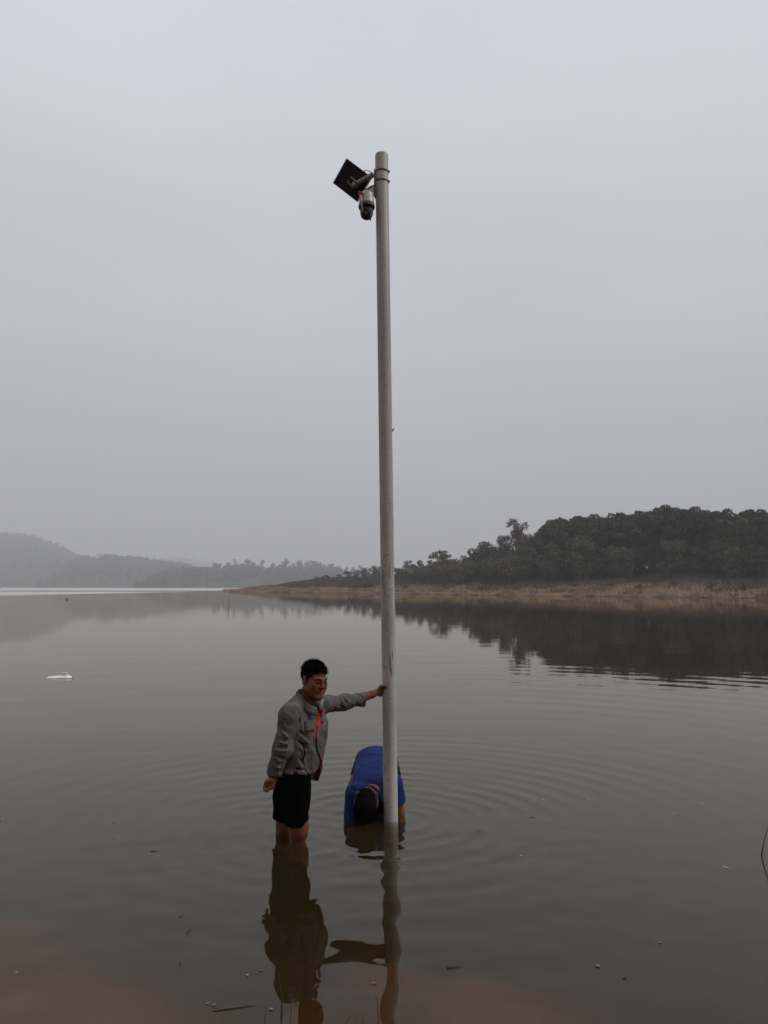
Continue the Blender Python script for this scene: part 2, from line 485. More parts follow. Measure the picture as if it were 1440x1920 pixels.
def trunk_mesh(H, r0, limbs, rs, lean=0.03, name="trunk"):
    mb = MB()
    pts = [np.array([rs.normal() * lean * H * t, rs.normal() * lean * H * t, H * t]) for t in (0, 0.3, 0.6, 0.85, 1.0)]
    pts[0] = np.array([0, 0, -0.6])
    mb.tube(pts, [r0, r0 * 0.85, r0 * 0.6, r0 * 0.35, r0 * 0.1], 7)
    for t0, tip in limbs:
        a = np.array([np.interp(t0, (0, 0.3, 0.6, 0.85, 1.0), [p[k] for p in pts]) for k in range(3)])
        m_ = (a + tip) / 2 + np.array([0, 0, 0.05 * H * rs.rand()])
        mb.tube([a, m_, tip], [r0 * 0.35, r0 * 0.22, r0 * 0.07], 5)
    return mesh_from(name, mb.v, mb.f)
M_bark = mat("bark", (0.075, 0.055, 0.042), (0.045, 0.034, 0.028), scale=3, rough=0.95, spec=0.1)
M_pine = mat("pine_needles", (0.034, 0.046, 0.026), (0.058, 0.066, 0.034), scale=0.5, rough=0.8, spec=0.15, rnd=0.42)
M_leaf = mat("olive_leaves", (0.072, 0.072, 0.038), (0.105, 0.085, 0.05), scale=0.6, rough=0.8, spec=0.15, rnd=0.2)
M_brown = mat("autumn_leaves", (0.145, 0.105, 0.066), (0.085, 0.072, 0.044), scale=0.7, rough=0.8, spec=0.15, rnd=0.15)
M_shrub = mat("shrub_leaves", (0.075, 0.078, 0.042), (0.055, 0.052, 0.034), scale=0.8, rough=0.8, spec=0.15, rnd=0.25)
M_far = mat("far_foliage", (0.016, 0.018, 0.014), (0.020, 0.021, 0.016), scale=0.05, rough=0.9, spec=0.1)

def pine_variant(seed):
    rs = np.random.RandomState(seed)
    H = 12.0
    lumps, limbs = [], []
    for k in range(rs.randint(15, 20)):
        t = rs.uniform(0.30, 1.0)
        rad = 2.6 * math.sin(math.pi * np.clip((t - 0.2) / 0.95, 0, 1)) ** 0.7 * rs.uniform(0.35, 1.0)
        a = rs.uniform(0, 6.28)
        c = np.array([rad * math.cos(a), rad * math.sin(a), H * t - 0.7])
        lumps.append((*c, rs.uniform(0.75, 1.35)))
        if k % 2 == 0: limbs.append((max(t - 0.1, 0.3), c))
    lumps.append((0, 0, H - 0.9, 0.95))
    V, Fc = leaves(lumps, 3400, 0.26, rs, flat=0.75)
    return mesh_from("crown", V, Fc, False), trunk_mesh(H * 0.95, 0.17, limbs, rs)
def broad_variant(seed, H, W, nl, nleaf, size, lo=0.35, sparse=False, flat=0.85, rl=(0.12, 0.2)):
    rs = np.random.RandomState(seed)
    lumps, limbs = [], []
    for k in range(nl):
        t = rs.uniform(lo, 0.97)
        prof = math.sin(math.pi * np.clip((t - lo * 0.6) / (1.08 - lo * 0.6), 0, 1)) ** 0.6
        rad = W * prof * math.sqrt(rs.rand()); a = rs.uniform(0, 6.28)
        c = np.array([rad * math.cos(a), rad * math.sin(a), H * t])
        lumps.append((*c, H * rs.uniform(*rl)))
        limbs.append((max(0.15, t - 0.3), c))
    V, Fc = leaves(lumps, nleaf, size, rs, shell=0.3 if sparse else 0.65, flat=flat)
    return mesh_from("crown", V, Fc, False), trunk_mesh(H * 0.9, H * 0.018 + 0.03, limbs, rs, 0.04)
def bare_variant(seed, H):
    rs = np.random.RandomState(seed); mb = MB()
    def grow(p, d, L, r, lev):
        q = p + d * L
        mb.tube([p, (p + q) / 2 + rs.normal(size=3) * 0.03 * L, q], [r, r * 0.8, r * 0.6], 4)
        if lev == 0: return
        for k in range(3):
            nd = d + rs.normal(size=3) * 0.45; nd[2] = abs(nd[2]) * 0.8 + 0.2; nd /= np.linalg.norm(nd)
            grow(q, nd, L * rs.uniform(0.6, 0.85), r * 0.6, lev - 1)
    tips0 = np.array([0, 0, H * 0.3])
    for k in range(4):
        nd = np.array([rs.normal() * 0.5, rs.normal() * 0.5, 1.0]); nd /= np.linalg.norm(nd)
        grow(tips0, nd, H * 0.22, 0.06, 3)
    crown = mesh_from("crown", mb.v, mb.f)
    return crown, trunk_mesh(H * 0.34, 0.12, [], rs)
def place_tree(name, variant, pos, height, baseH, label, cat, mat_crown, group=None, wide=1.0, rz=None, crown_name="crown"):
    r = empty(name, label, cat, group)
    r.location = tuple(pos)
    s = height / baseH
    r.scale = (s * wide, s * wide, s)
    r.rotation_euler = (0, 0, random.uniform(0, 6.28) if rz is None else rz)
    c = bpy.data.objects.new(crown_name, variant[0])
    if not variant[0].materials: variant[0].materials.append(mat_crown)
    link(c, r)
    c.material_slots[0].link = 'OBJECT'; c.material_slots[0].material = mat_crown
    t = bpy.data.objects.new("trunk", variant[1])
    if not variant[1].materials: variant[1].materials.append(M_bark)
    link(t, r)
    return r
random.seed(11)
pines = [pine_variant(100 + k) for k in range(6)]
CAN = ([960, 985, 1010, 1050, 1100, 1150, 1200, 1250, 1300, 1350, 1400, 1440, 1540], [1010, 985, 979, 969, 963, 961, 956, 947, 949, 951, 953, 954, 956])
def spit_pos(px, Y):
    x = (px - 720) / F * Y
    return x, float(spit_z(np.array([x]), np.array([Y]))[0])
for row, (back, drop) in enumerate([(27, 18), (33, 8), (40, 2), (45, 0), (52, -1)]):
    px = 1000 + 9 * row
    while px < 1475:
        Ysh = np.interp(px, [715, 800, 1000, 1300, 1440, 1540], [190, 176, 146, 124, 113, 106])
        Y = Ysh + back + random.uniform(-2.5, 2.5)
        x, z = spit_pos(px, Y)
        topz = at(px, np.interp(px, *CAN) + drop + random.uniform(-2, 11), Y)[2]
        h = max(topz - z, 5)
        place_tree("pine_tree", pines[random.randrange(6)], (x, Y, z), h, 12.0, "dark green pine in the dense wood on the right bank", "tree", M_pine, "pines of the wood on the right bank", wide=random.uniform(0.9, 1.15))
        px += random.uniform(2.9, 4.4) / Y * F
# trees and bushes that stand apart from the wood
SP_B = [broad_variant(300 + k, 6.0, 2.2, 12, 1500, 0.2, lo=0.12) for k in range(4)]
tall = broad_variant(41, 13.0, 3.5, 56, 5600, 0.2, lo=0.18, sparse=True, rl=(0.055, 0.095))
round_t = broad_variant(52, 7.0, 3.7, 40, 3600, 0.18, lo=0.34, sparse=True, flat=0.7, rl=(0.08, 0.13))
flat_t = broad_variant(67, 6.5, 3.4, 16, 900, 0.2, lo=0.6, sparse=True, flat=0.45, rl=(0.1, 0.16))
bare_t = bare_variant(71, 8.0)
def one(px, py_top, Y, variant, baseH, name, label, cat, m, group=None, wide=1.0, sink=0.0):
    x, z = spit_pos(px, Y)
    h = at(px, py_top, Y)[2] - z + sink
    return place_tree(name, variant, (x, Y, z - sink), max(h, 1.0), baseH, label, cat, m, group, wide)
one(966, 972, 186, tall, 13.0, "deciduous_tree", "tall loose-crowned brown tree at the left end of the dark wood", "tree", M_brown, wide=0.95)
one(985, 1000, 176, SP_B[0], 6.0, "deciduous_tree", "bushy brown tree leaning out from the left edge of the dark wood", "tree", M_brown, wide=0.6)
one(829, 1034, 205, round_t, 7.0, "deciduous_tree", "round umbrella-crowned tree standing left of the wood above the bank", "tree", M_brown, wide=0.95)
one(762, 1051, 255, flat_t, 6.5, "deciduous_tree", "hazy flat-topped tree just right of the pole", "tree", M_leaf, wide=0.9)
one(926, 1017, 215, bare_t, 8.0, "bare_tree", "bare grey twiggy tree left of the tall brown tree", "tree", M_bark, wide=1.1, crown_name="branches") if False else None
x_, z_ = spit_pos(926, 212)
place_tree("bare_tree", bare_t, (x_, 212, z_), at(926, 1016, 212)[2] - z_, 8.0, "bare grey twiggy tree left of the tall brown tree", "tree", M_bark, None, 1.0, crown_name="branches")
MID = [(748, 1064, 225), (760, 1062, 226), (795, 1060, 212), (816, 1060, 206), (842, 1056, 204), (856, 1054, 201), (775, 1060, 222), (787, 1053, 215), (806, 1057, 210), (850, 1052, 205), (866, 1047, 200), (880, 1040, 198), (893, 1028, 196), (905, 1020, 194), (917, 1026, 192), (935, 1030, 190), (948, 1024, 187), (962, 1040, 180), (862, 1058, 190), (890, 1050, 186), (920, 1046, 182), (945, 1050, 178), (836, 1060, 200), (975, 1030, 174)]
MID += [(px_, np.interp(px_, [745, 800, 850, 900, 960, 990], [1071, 1066, 1060, 1052, 1046, 1046]) + random.uniform(-5, 5), np.interp(px_, [745, 860, 960, 990], [214, 184, 170, 166]) + random.uniform(-4, 8)) for px_ in np.arange(746, 992, 8.5)]
for px, py, Y in MID:
    one(px, py, Y, random.choice(SP_B), 6.0, "bushy_tree", "olive bushy tree in the low row left of the dark wood", "tree", M_leaf, "low trees left of the wood", wide=random.uniform(0.95, 1.35))
M_pale = mat("pale_green_leaves", (0.115, 0.118, 0.066), (0.075, 0.080, 0.046), scale=0.8, rough=0.8, spec=0.15)
for px, py, lab in [(1045, 1040, "leftmost of the pale green trees before the dark wood"), (1092, 1004, "tallest pale green tree standing before the dark wood"), (1166, 1022, "pale green tree left of the middle before the dark wood"), (1262, 1010, "broad pale green tree right of the middle before the dark wood"), (1372, 1026, "pale green tree before the dark wood near the right edge")]:
    Ysh = np.interp(px, [715, 800, 1000, 1300, 1440], [190, 176, 146, 124, 113])
    one(px, py, Ysh + 20, random.choice(SP_B), 6.0, "broadleaf_tree", lab, "tree", M_pale, "pale trees before the wood", wide=0.85)
for px in np.arange(990, 1465, 9.0):
    Ysh = np.interp(px, [715, 800, 1000, 1300, 1440], [190, 176, 146, 124, 113])
    if random.random() < 0.08: continue
    one(px + random.uniform(-5, 5), random.choice([1012, 1024, 1034, 1044, 1030, 1040, 1052]), Ysh + random.uniform(20.5, 30), random.choice(SP_B), 6.0, "shrub", "grey-green shrub at the foot of the dark pine wood", "shrub", M_shrub, "shrubs in front of the wood", wide=random.uniform(0.75, 1.15))
for px, py in [(760, 1097), (838, 1100), (902, 1098), (968, 1102), (1038, 1099), (1075, 1103), (1142, 1100), (1196, 1104), (1262, 1101), (1330, 1104), (1392, 1100)]:
    Ysh = np.interp(px, [715, 800, 1000, 1300, 1440], [190, 176, 146, 124, 113])
    one(px, py, Ysh + random.uniform(3.5, 8), random.choice(SP_B), 6.0, "scrub_bush", "low dark bush in the dry grass on the right bank", "shrub", M_scrub, "bushes in the dry grass", wide=random.uniform(1.6, 2.6))
for px, py in [(567, 1096), (640, 1094), (662, 1094), (690, 1090), (598, 1100)]:
    Y = np.interp(px, [405, 450, 560, 715], [300, 262, 228, 192])+5
    one(px, py, Y, random.choice(SP_B), 6.0, "scrub_bush", "low dark bush on the open spit left of the pole", "shrub", M_scrub, "bushes on the open spit", wide=1.7)
for k, px in enumerate([596, 604, 612, 636, 652, 668, 684, 700, 712]):
    x, z = spit_pos(px, 262 - (px - 596) * 0.15)
    one(px, np.interp(px, [590, 640, 715], [1080, 1074, 1061]) + random.uniform(-2, 3), 262 - (px - 596) * 0.15, random.choice(SP_B), 6.0, "scrub_bush", "bare brown bush along the crest of the spit left of the pole", "shrub", M_scrub, "bushes along the crest of the spit", wide=1.1)

# ------------------------------------------------------------------ far shore: wooded hills in the haze
def hill(name, D0, D1, prof, tree_h, n_trees, seed, leafn=22, leaf=2.3):
    px, py = np.array(prof, float).T
    cols = np.linspace(px[0], px[-1], 150); tt = np.concatenate([np.linspace(0, 1, 22), np.linspace(1.06, 1.6, 9)])
    def h_of(c, t, Y):
        top = np.maximum((1100 - np.interp(c, px, py)) / F * D1 + CAM_Z - tree_h * 0.8, 0.3)
        s = np.where(t <= 1, np.clip(t, 0, 1) ** 0.75, np.clip(1 - ((t - 1) / 0.6) ** 1.5, 0, 1))
        return top * s
    C, T = np.meshgrid(cols, tt, indexing='ij')
    wob = 40 * fbm2(C, T * 40, 0.012, 3, seed)
    Y = D0 + (D1 - D0) * T + wob * (T < 1.5)
    X = (C - 720) / F * Y
    Z = h_of(C, T, Y) - 0.8 + 2.0 * fbm2(X, Y, 0.02, 3, seed) * np.minimum(T, 1)
    Z[:, 0] = -2.5
    o = obj(name, mesh_from(name, np.stack([X, Y, Z], -1).reshape(-1, 3), grid_faces(len(cols), len(tt))), M_far, kind="structure")
    rs = np.random.RandomState(seed)
    c = rs.uniform(px[0], px[-1], n_trees); t = rs.rand(n_trees) ** 0.6 * 1.04 + 0.01
    Yt = D0 + (D1 - D0) * t; Xt = (c - 720) / F * Yt; Zt = h_of(c, t, Yt) - 0.8
    Vs, Fs, b = [], [], 0
    for k in range(n_trees):
        hh = tree_h * rs.uniform(0.75, 1.15)
        w = hh * rs.uniform(0.3, 0.5)
        lumps = [(Xt[k], Yt[k], Zt[k] + hh * 0.35, w), (Xt[k] + rs.normal() * w * .5, Yt[k], Zt[k] + hh * 0.62, w * 0.85), (Xt[k] + rs.normal() * w * .3, Yt[k], Zt[k] + hh * 0.85, w * 0.55)]
        V, Fc = leaves(lumps, leafn, leaf * hh / tree_h, rs, shell=0.3)
        Vs.append(V); Fs.append(Fc + b); b += len(V)
    return o, np.concatenate(Vs), np.concatenate(Fs), h_of
HILLS = [
    ("left_hill", 1580, 2350, [(-900, 1060), (-500, 1020), (-200, 1003), (0, 997), (35, 999), (62, 1002), (100, 1016), (150, 1040), (200, 1062), (260, 1085), (320, 1102)], 9, 2400, 31, "hazy wooded flank of the tall hill on the far left"),
    ("middle_hill", 1360, 1800, [(70, 1102), (100, 1075), (130, 1052), (152, 1043), (180, 1042), (205, 1040), (230, 1043), (262, 1044), (300, 1050), (350, 1058), (420, 1075), (520, 1098)], 12, 1500, 32, "hazy grey wood right of the tall hill"),
    ("near_hill", 1080, 1350, [(255, 1102), (285, 1082), (310, 1069), (345, 1064), (400, 1064), (440, 1060), (500, 1063), (560, 1062), (610, 1063), (650, 1070), (700, 1075), (760, 1078), (840, 1088), (980, 1096)], 10, 1500, 33, "hazy wood along the far shore behind the spit"),
    ("distant_ridge", 3300, 3800, [(120, 1100), (190, 1060), (225, 1042), (245, 1039), (275, 1047), (300, 1041), (335, 1037), (365, 1043), (400, 1053), (460, 1075), (560, 1098)], 22, 500, 34, "palest ridge of trees far behind the grey wood"),
]
hfun = {}
for nm, D0, D1, prof, th, nt, sd_, lab in HILLS:
    o, V, Fc, hf = hill(nm, D0, D1, prof, th, nt, sd_)
    hfun[nm] = (hf, D0, D1)
    obj("far_wood", mesh_from("far_wood", V, Fc, False), M_far, kind="stuff", label=lab, category="wood")
far_var = [broad_variant(400 + k, 10.0, 2.6, 8, 260, 0.75, lo=0.3, flat=0.9, rl=(0.14, 0.22)) for k in range(5)]
far_slim = [broad_variant(420 + k, 10.0, 1.5, 8, 200, 0.6, lo=0.35, flat=1.0, rl=(0.1, 0.17)) for k in range(3)]
for v in far_var + far_slim: v[0].materials.append(M_far)
SKY_T = [(386, 1060), (402, 1054), (412, 1058), (430, 1055), (441, 1050), (455, 1052), (463, 1050), (477, 1054), (492, 1052), (512, 1057), (528, 1054), (536, 1050), (548, 1056), (562, 1052), (577, 1054), (590, 1050), (603, 1054), (618, 1056), (632, 1061), (650, 1063), (662, 1065), (676, 1062), (690, 1064), (704, 1063)]
hf, D0, D1 = hfun["near_hill"]
for px, py in SKY_T:
    t = random.uniform(0.9, 1.02); Y = D0 + (D1 - D0) * t
    prof = HILLS[2][3]
    z = float(hf(np.array([px]), np.array([t]), None)[0]) if False else float(np.maximum((1100 - np.interp(px, [p[0] for p in prof], [p[1] for p in prof])) / F * D1 + CAM_Z - 10 * 0.8, 0.3)) - 0.8
    topz = at(px, py, Y)[2]
    place_tree("skyline_tree", random.choice(far_var + far_slim), ((px - 720) / F * Y, Y, z), max(topz - z, 9), 10.0, "grey hazy tree on the far shore skyline left of the pole", "tree", M_far, "trees along the far shore skyline", wide=random.uniform(0.95, 1.4))

# ------------------------------------------------------------------ haze
hz = MB().box((0, 2180, 116), (4700, 0, 0), (0, 2480, 0), (0, 0, 124)).build("haze", None, None, False, kind="stuff")
mh = bpy.data.materials.new("haze"); mh.use_nodes = True
mh.node_tree.nodes.clear()
ho = mh.node_tree.nodes.new('ShaderNodeOutputMaterial'); pv = mh.node_tree.nodes.new('ShaderNodeVolumePrincipled')
pv.inputs['Color'].default_value = (0.97, 0.98, 1.0, 1); pv.inputs['Density'].default_value = 0.00060; pv.inputs['Anisotropy'].default_value = 0.0
mh.node_tree.links.new(pv.outputs[0], ho.inputs['Volume'])
hz.data.materials.append(mh)
# ------------------------------------------------------------------ signed distance modelling for figures
def N(v):
    v = np.asarray(v, float); return v / np.linalg.norm(v)
def smin(a, b, k):
    h = np.clip(0.5 + 0.5 * (b - a) / k, 0, 1)
    return b + (a - b) * h - k * h * (1 - h)
def smax(a, b, k): return -smin(-a, -b, k)
def s_sph(p, c, r): return np.linalg.norm(p - c, axis=-1) - r
def s_cone(p, a, b, ra, rb):
    a, b = np.asarray(a, float), np.asarray(b, float)
    e = b - a
    t = np.clip(((p - a) @ e) / (e @ e), 0, 1)
    return np.linalg.norm(p - a - t[:, None] * e, axis=-1) - (ra + t * (rb - ra))
def s_chain(p, pts, rad, k=0.01):
    d = None
    for i in range(len(pts) - 1):
        q = s_cone(p, pts[i], pts[i + 1], rad[i], rad[i + 1])
        d = q if d is None else smin(d, q, k)
    return d
def s_ell(p, c, r, R=None):
    q = p - np.asarray(c, float)
    if R is not None: q = q @ R          # columns of R are the local axes
    r = np.asarray(r, float)
    k0 = np.linalg.norm(q / r, axis=-1); k1 = np.linalg.norm(q / (r * r), axis=-1)
    return np.where(k1 < 1e-9, -r.min(), k0 * (k0 - 1) / np.maximum(k1, 1e-9))
def s_box(p, c, h, R=None, rd=0.0):
    q = p - np.asarray(c, float)
    if R is not None: q = q @ R
    q = np.abs(q) - (np.asarray(h, float) - rd)
    return np.linalg.norm(np.maximum(q, 0), axis=-1) + np.minimum(q.max(-1), 0) - rd
def s_loft(p, a, b, u, secs, cap=0.02, ex=2.3):
    """elliptical tube from a to b; secs: (t, offset u, offset v, radius u, radius v)"""
    a, b = np.asarray(a, float), np.asarray(b, float)
    L = np.linalg.norm(b - a); ax = (b - a) / L
    u = np.asarray(u, float); u = N(u - ax * (u @ ax)); v = np.cross(ax, u)
    q = p - a
    t = (q @ ax) / L
    S = np.array(secs, float)
    I = lambda k: np.interp(t, S[:, 0], S[:, k])
    du, dv = q @ u - I(1), q @ v - I(2)
    ru, rv = I(3), I(4)
    k = (np.abs(du / ru) ** ex + np.abs(dv / rv) ** ex) ** (1 / ex)
    d = (k - 1) * np.minimum(ru, rv) * 0.9
    return smax(d, np.maximum(-t, t - 1) * L, cap)
def local(p, c, r, fn, far=0.5):
    m = ((p - c) ** 2).sum(-1) < r * r
    out = np.full(len(p), far)
    if m.any(): out[m] = fn(p[m])
    return out
def folds(p, L):
    out = np.zeros(len(p))
    for a, b, w, dep in L:
        c = (a + b) / 2; r = np.linalg.norm(b - a) / 2 + 2.4 * w
        m = ((p - c) ** 2).sum(-1) < r * r
        if m.any(): out[m] += dep * fold(p[m], a, b, w)
    return out
def fold(p, a, b, w):
    a, b = np.asarray(a, float), np.asarray(b, float)
    e = b - a
    t = np.clip(((p - a) @ e) / (e @ e), 0, 1)
    d2 = ((p - a - t[:, None] * e) ** 2).sum(-1)
    return np.exp(-d2 / (w * w)) * (0.35 + 0.65 * np.sin(np.clip(t, 0.02, 0.98) * math.pi))

def surface_net(fn, lo, hi, h, margin=0.02):
    lo = np.asarray(lo, float); hi = np.asarray(hi, float)
    B = 8
    nb = np.ceil((hi - lo) / (h * B)).astype(int) + 1
    n = nb * B
    D = np.empty(n, np.float32)
    bi = np.stack(np.meshgrid(*[np.arange(k) for k in nb], indexing='ij'), -1).reshape(-1, 3)
    cen = lo + (bi * B + (B - 1) / 2) * h
    dc = fn(cen)
    D6 = D.reshape(nb[0], B, nb[1], B, nb[2], B)
    D6[:] = np.where(dc < 0, -1, 1).reshape(nb)[:, None, :, None, :, None]
    act = np.abs(dc) < B * h * 1.1 + margin
    off = np.stack(np.meshgrid(*[np.arange(B)] * 3, indexing='ij'), -1).reshape(-1, 3) * h
    ids = np.nonzero(act)[0]
    for s in range(0, len(ids), 400):
        ch = ids[s:s + 400]
        P = (lo + bi[ch] * B * h)[:, None, :] + off[None]
        d = fn(P.reshape(-1, 3)).reshape(len(ch), B, B, B)
        for q, k in enumerate(ch):
            i, j, l = bi[k]
            D6[i, :, j, :, l, :] = d[q]
    S = D < 0
    cnt = np.zeros(n - 1, np.int8)
    for a in (0, 1):
        for b in (0, 1):
            for c in (0, 1):
                cnt += S[a:n[0] - 1 + a, b:n[1] - 1 + b, c:n[2] - 1 + c]
    cell = (cnt > 0) & (cnt < 8)
    ci = np.argwhere(cell)
    idx = np.full(n - 1, -1, np.int64); idx[tuple(ci.T)] = np.arange(len(ci))
    acc = np.zeros((len(ci), 3)); num = np.zeros(len(ci))
    cor = [(a, b, c) for a in (0, 1) for b in (0, 1) for c in (0, 1)]
    val = {c: D[ci[:, 0] + c[0], ci[:, 1] + c[1], ci[:, 2] + c[2]] for c in cor}
    for c in cor:
        for ax in range(3):
            if c[ax]: continue
            c2 = list(c); c2[ax] = 1; c2 = tuple(c2)
            v0, v1 = val[c], val[c2]
            m = (v0 < 0) != (v1 < 0)
            t = np.where(m, v0 / (v0 - v1 + 1e-20), 0)
            pos = np.tile(np.array(c, float), (len(ci), 1)); pos[:, ax] = t
            acc[m] += pos[m]; num[m] += 1
    V = lo + (ci + acc / num[:, None]) * h
    faces = []
    for ax in range(3):
        sl0 = [slice(None)] * 3; sl1 = [slice(None)] * 3
        sl0[ax] = slice(0, -1); sl1[ax] = slice(1, None)
        e = S[tuple(sl0)] != S[tuple(sl1)]
        E = np.argwhere(e)
        o1, o2 = [(1, 2), (2, 0), (0, 1)][ax]
        ok = (E[:, o1] > 0) & (E[:, o2] > 0) & (E[:, o1] < n[o1] - 1) & (E[:, o2] < n[o2] - 1)
        E = E[ok]
        def g(d1, d2):
            q = E.copy(); q[:, o1] -= d1; q[:, o2] -= d2
            return idx[tuple(q.T)]
        Q = np.stack([g(1, 1), g(0, 1), g(0, 0), g(1, 0)], -1)
        inside = S[tuple(E.T)]
        Q[~inside] = Q[~inside][:, ::-1]
        faces.append(Q)
    Fq = np.concatenate(faces)
    return V, Fq[(Fq >= 0).all(1)]
def sdf_mesh(name, fn, lo, hi, h, matl, parent, smooth_it=2, **tags):
    V, Fq = surface_net(fn, lo, hi, h)
    o = obj(name, mesh_from(name, V, Fq), matl, parent, **tags)
    if smooth_it:
        m = o.modifiers.new('smooth', 'SMOOTH'); m.factor = 0.5; m.iterations = smooth_it
    return o
def trace(fn, px, py, off=0.004, y0=4.6, y1=7.2):
    """point on a modelled surface that lies along the line from the lens through (px, py)"""
    o = np.array([0, 0, CAM_Z]); d = at(px, py, 5.0) - o
    ys = np.linspace(y0, y1, 700)
    P = o + d[None] * (ys / 5.0)[:, None]
    v = fn(P)
    k = np.nonzero(v < off)[0]
    return P[k[0]] if len(k) else None
def patch(fn, rows, off=0.004, y_default=5.4):
    """strip lying on a surface: rows of (px,py) lists"""
    R, C = len(rows), len(rows[0])
    V, last = [], None
    for r in rows:
        for q in r:
            p = trace(fn, q[0], q[1], off)
            if p is None: p = at(q[0], q[1], last[1] if last is not None else y_default)
            last = p; V.append(p)
    return V, [(i * C + j, i * C + j + 1, (i + 1) * C + j + 1, (i + 1) * C + j) for i in range(R - 1) for j in range(C - 1)]
def subdiv(rows, m):
    """densify a list of (left, right) edges into a grid"""
    out = []
    for i in range(len(rows) - 1):
        for s in range(m):
            t = s / m
            out.append([tuple((1 - t) * np.array(a) + t * np.array(b)) for a, b in zip(rows[i], rows[i + 1])])
    out.append(rows[-1])
    res = []
    for L_, R_ in out:
        L_, R_ = np.array(L_), np.array(R_)
        res.append([tuple(L_ + (R_ - L_) * k / 4) for k in range(5)])
    return res

# fabrics and skin
M_skin = mat("tanned_skin", (0.155, 0.060, 0.036), (0.115, 0.044, 0.026), scale=14, rough=0.62, sss=0.12, bump=0.1, bump_scale=160, spec=0.2)
M_jacket = mat("grey_twill", (0.098, 0.088, 0.088), (0.072, 0.065, 0.067), scale=9, rough=0.9, bump=0.55, bump_scale=32, spec=0.2)
M_red = mat("red_lining", (0.60, 0.030, 0.018), (0.45, 0.020, 0.014), scale=10, rough=0.85, bump=0.25, bump_scale=60, spec=0.2)
M_pipe = mat("red_piping", (0.30, 0.03, 0.03), (0.22, 0.025, 0.025), scale=40, rough=0.85)
M_red_shaded = mat("red_lining_shaded", (0.075, 0.004, 0.006), (0.055, 0.003, 0.005), scale=12, rough=0.9, bump=0.3, bump_scale=60, spec=0.1)  # red lining with the shade inside the open jacket painted into its colour
M_black = mat("black_cotton", (0.0026, 0.0025, 0.0030), (0.0018, 0.0018, 0.0022), scale=14, rough=0.9, bump=0.3, bump_scale=40, spec=0.0)
M_hair = mat("black_hair", (0.0045, 0.004, 0.0045), (0.007, 0.006, 0.006), scale=40, rough=0.75, bump=0.5, bump_scale=160, spec=0.0)
M_blue = mat("blue_jersey", (0.0065, 0.022, 0.105), (0.005, 0.016, 0.08), scale=6, rough=0.8, bump=0.5, bump_scale=22, spec=0.15)
M_undershirt = mat("pale_undershirt", (0.20, 0.185, 0.185), (0.16, 0.15, 0.15), scale=20, rough=0.9)
M_navy = mat("navy_cotton", (0.010, 0.011, 0.022), (0.007, 0.008, 0.014), scale=12, rough=0.9, spec=0.15)
M_eye = mat("eye_white", (0.085, 0.06, 0.05), (0.06, 0.045, 0.04), scale=5, rough=0.7, spec=0.1)
M_iris = mat("dark_iris", (0.012, 0.008, 0.006), (0.008, 0.006, 0.005), scale=5, rough=0.6, spec=0.1)
M_button = mat("grey_button", (0.22, 0.21, 0.22), (0.16, 0.15, 0.16), scale=30, rough=0.4)

def head_frame(c, fwd, up):
    fwd = N(fwd); up = np.asarray(up, float); up = N(up - fwd * (up @ fwd)); left = np.cross(up, fwd)
    return np.asarray(c, float), np.stack([left, fwd, up], 1)      # local x = own left, y = forward, z = up
def s_head(p, c, R, s=1.0):
    return local(p, c, 0.26, lambda w: s_head_((w - c) / s + c, c, R) * s)
def s_head_(p, c, R):
    q = (p - c) @ R
    d = s_ell(q, (0, -0.014, 0.034), (0.075, 0.096, 0.082))
    d = smin(d, s_ell(q, (0, 0.028, -0.035), (0.066, 0.060, 0.080)), 0.03)
    ax = q.copy(); ax[:, 0] = np.abs(ax[:, 0])
    d = smin(d, s_cone(ax, (0.056, -0.004, -0.062), (0.014, 0.068, -0.102), 0.029, 0.023), 0.025)      # jaw
    d = smin(d, s_ell(ax, (0.040, 0.044, -0.055), (0.026, 0.030, 0.034)), 0.02)
    d = smin(d, s_sph(q, (0, 0.074, -0.100), 0.019), 0.02)
    d = smin(d, s_ell(ax, (0.042, 0.055, -0.022), (0.022, 0.022, 0.022)), 0.028)                        # cheekbone
    d = smin(d, s_cone(ax, (0.010, 0.086, 0.020), (0.046, 0.070, 0.022), 0.010, 0.010), 0.012)           # brow
    d = smax(d, -s_ell(ax, (0.032, 0.0995, 0.001), (0.019, 0.014, 0.0095)), 0.012)                        # eye hollow
    d = smin(d, s_ell(ax, (0.0315, 0.078, 0.001), (0.017, 0.0115, 0.0095)), 0.004)                       # lids
    d = smin(d, s_cone(q, (0, 0.086, 0.012), (0, 0.104, -0.030), 0.0075, 0.0115), 0.012)                  # nose
    d = smin(d, s_sph(ax, (0.0125, 0.095, -0.034), 0.0085), 0.008)
    d = smin(d, s_ell(q, (0, 0.0850, -0.0610), (0.022, 0.009, 0.0060)), 0.012)                            # lips
    d = smin(d, s_ell(q, (0, 0.0840, -0.0740), (0.019, 0.009, 0.0060)), 0.012)
    d = smax(d, -s_ell(q, (0, 0.0985, -0.0668), (0.021, 0.010, 0.0022)), 0.003)
    ear = s_ell(ax, (0.079, -0.012, -0.006), (0.009, 0.019, 0.034))
    ear = smax(ear, -s_ell(ax, (0.091, -0.008, -0.002), (0.009, 0.011, 0.020)), 0.005)
    return smin(d, ear, 0.006)
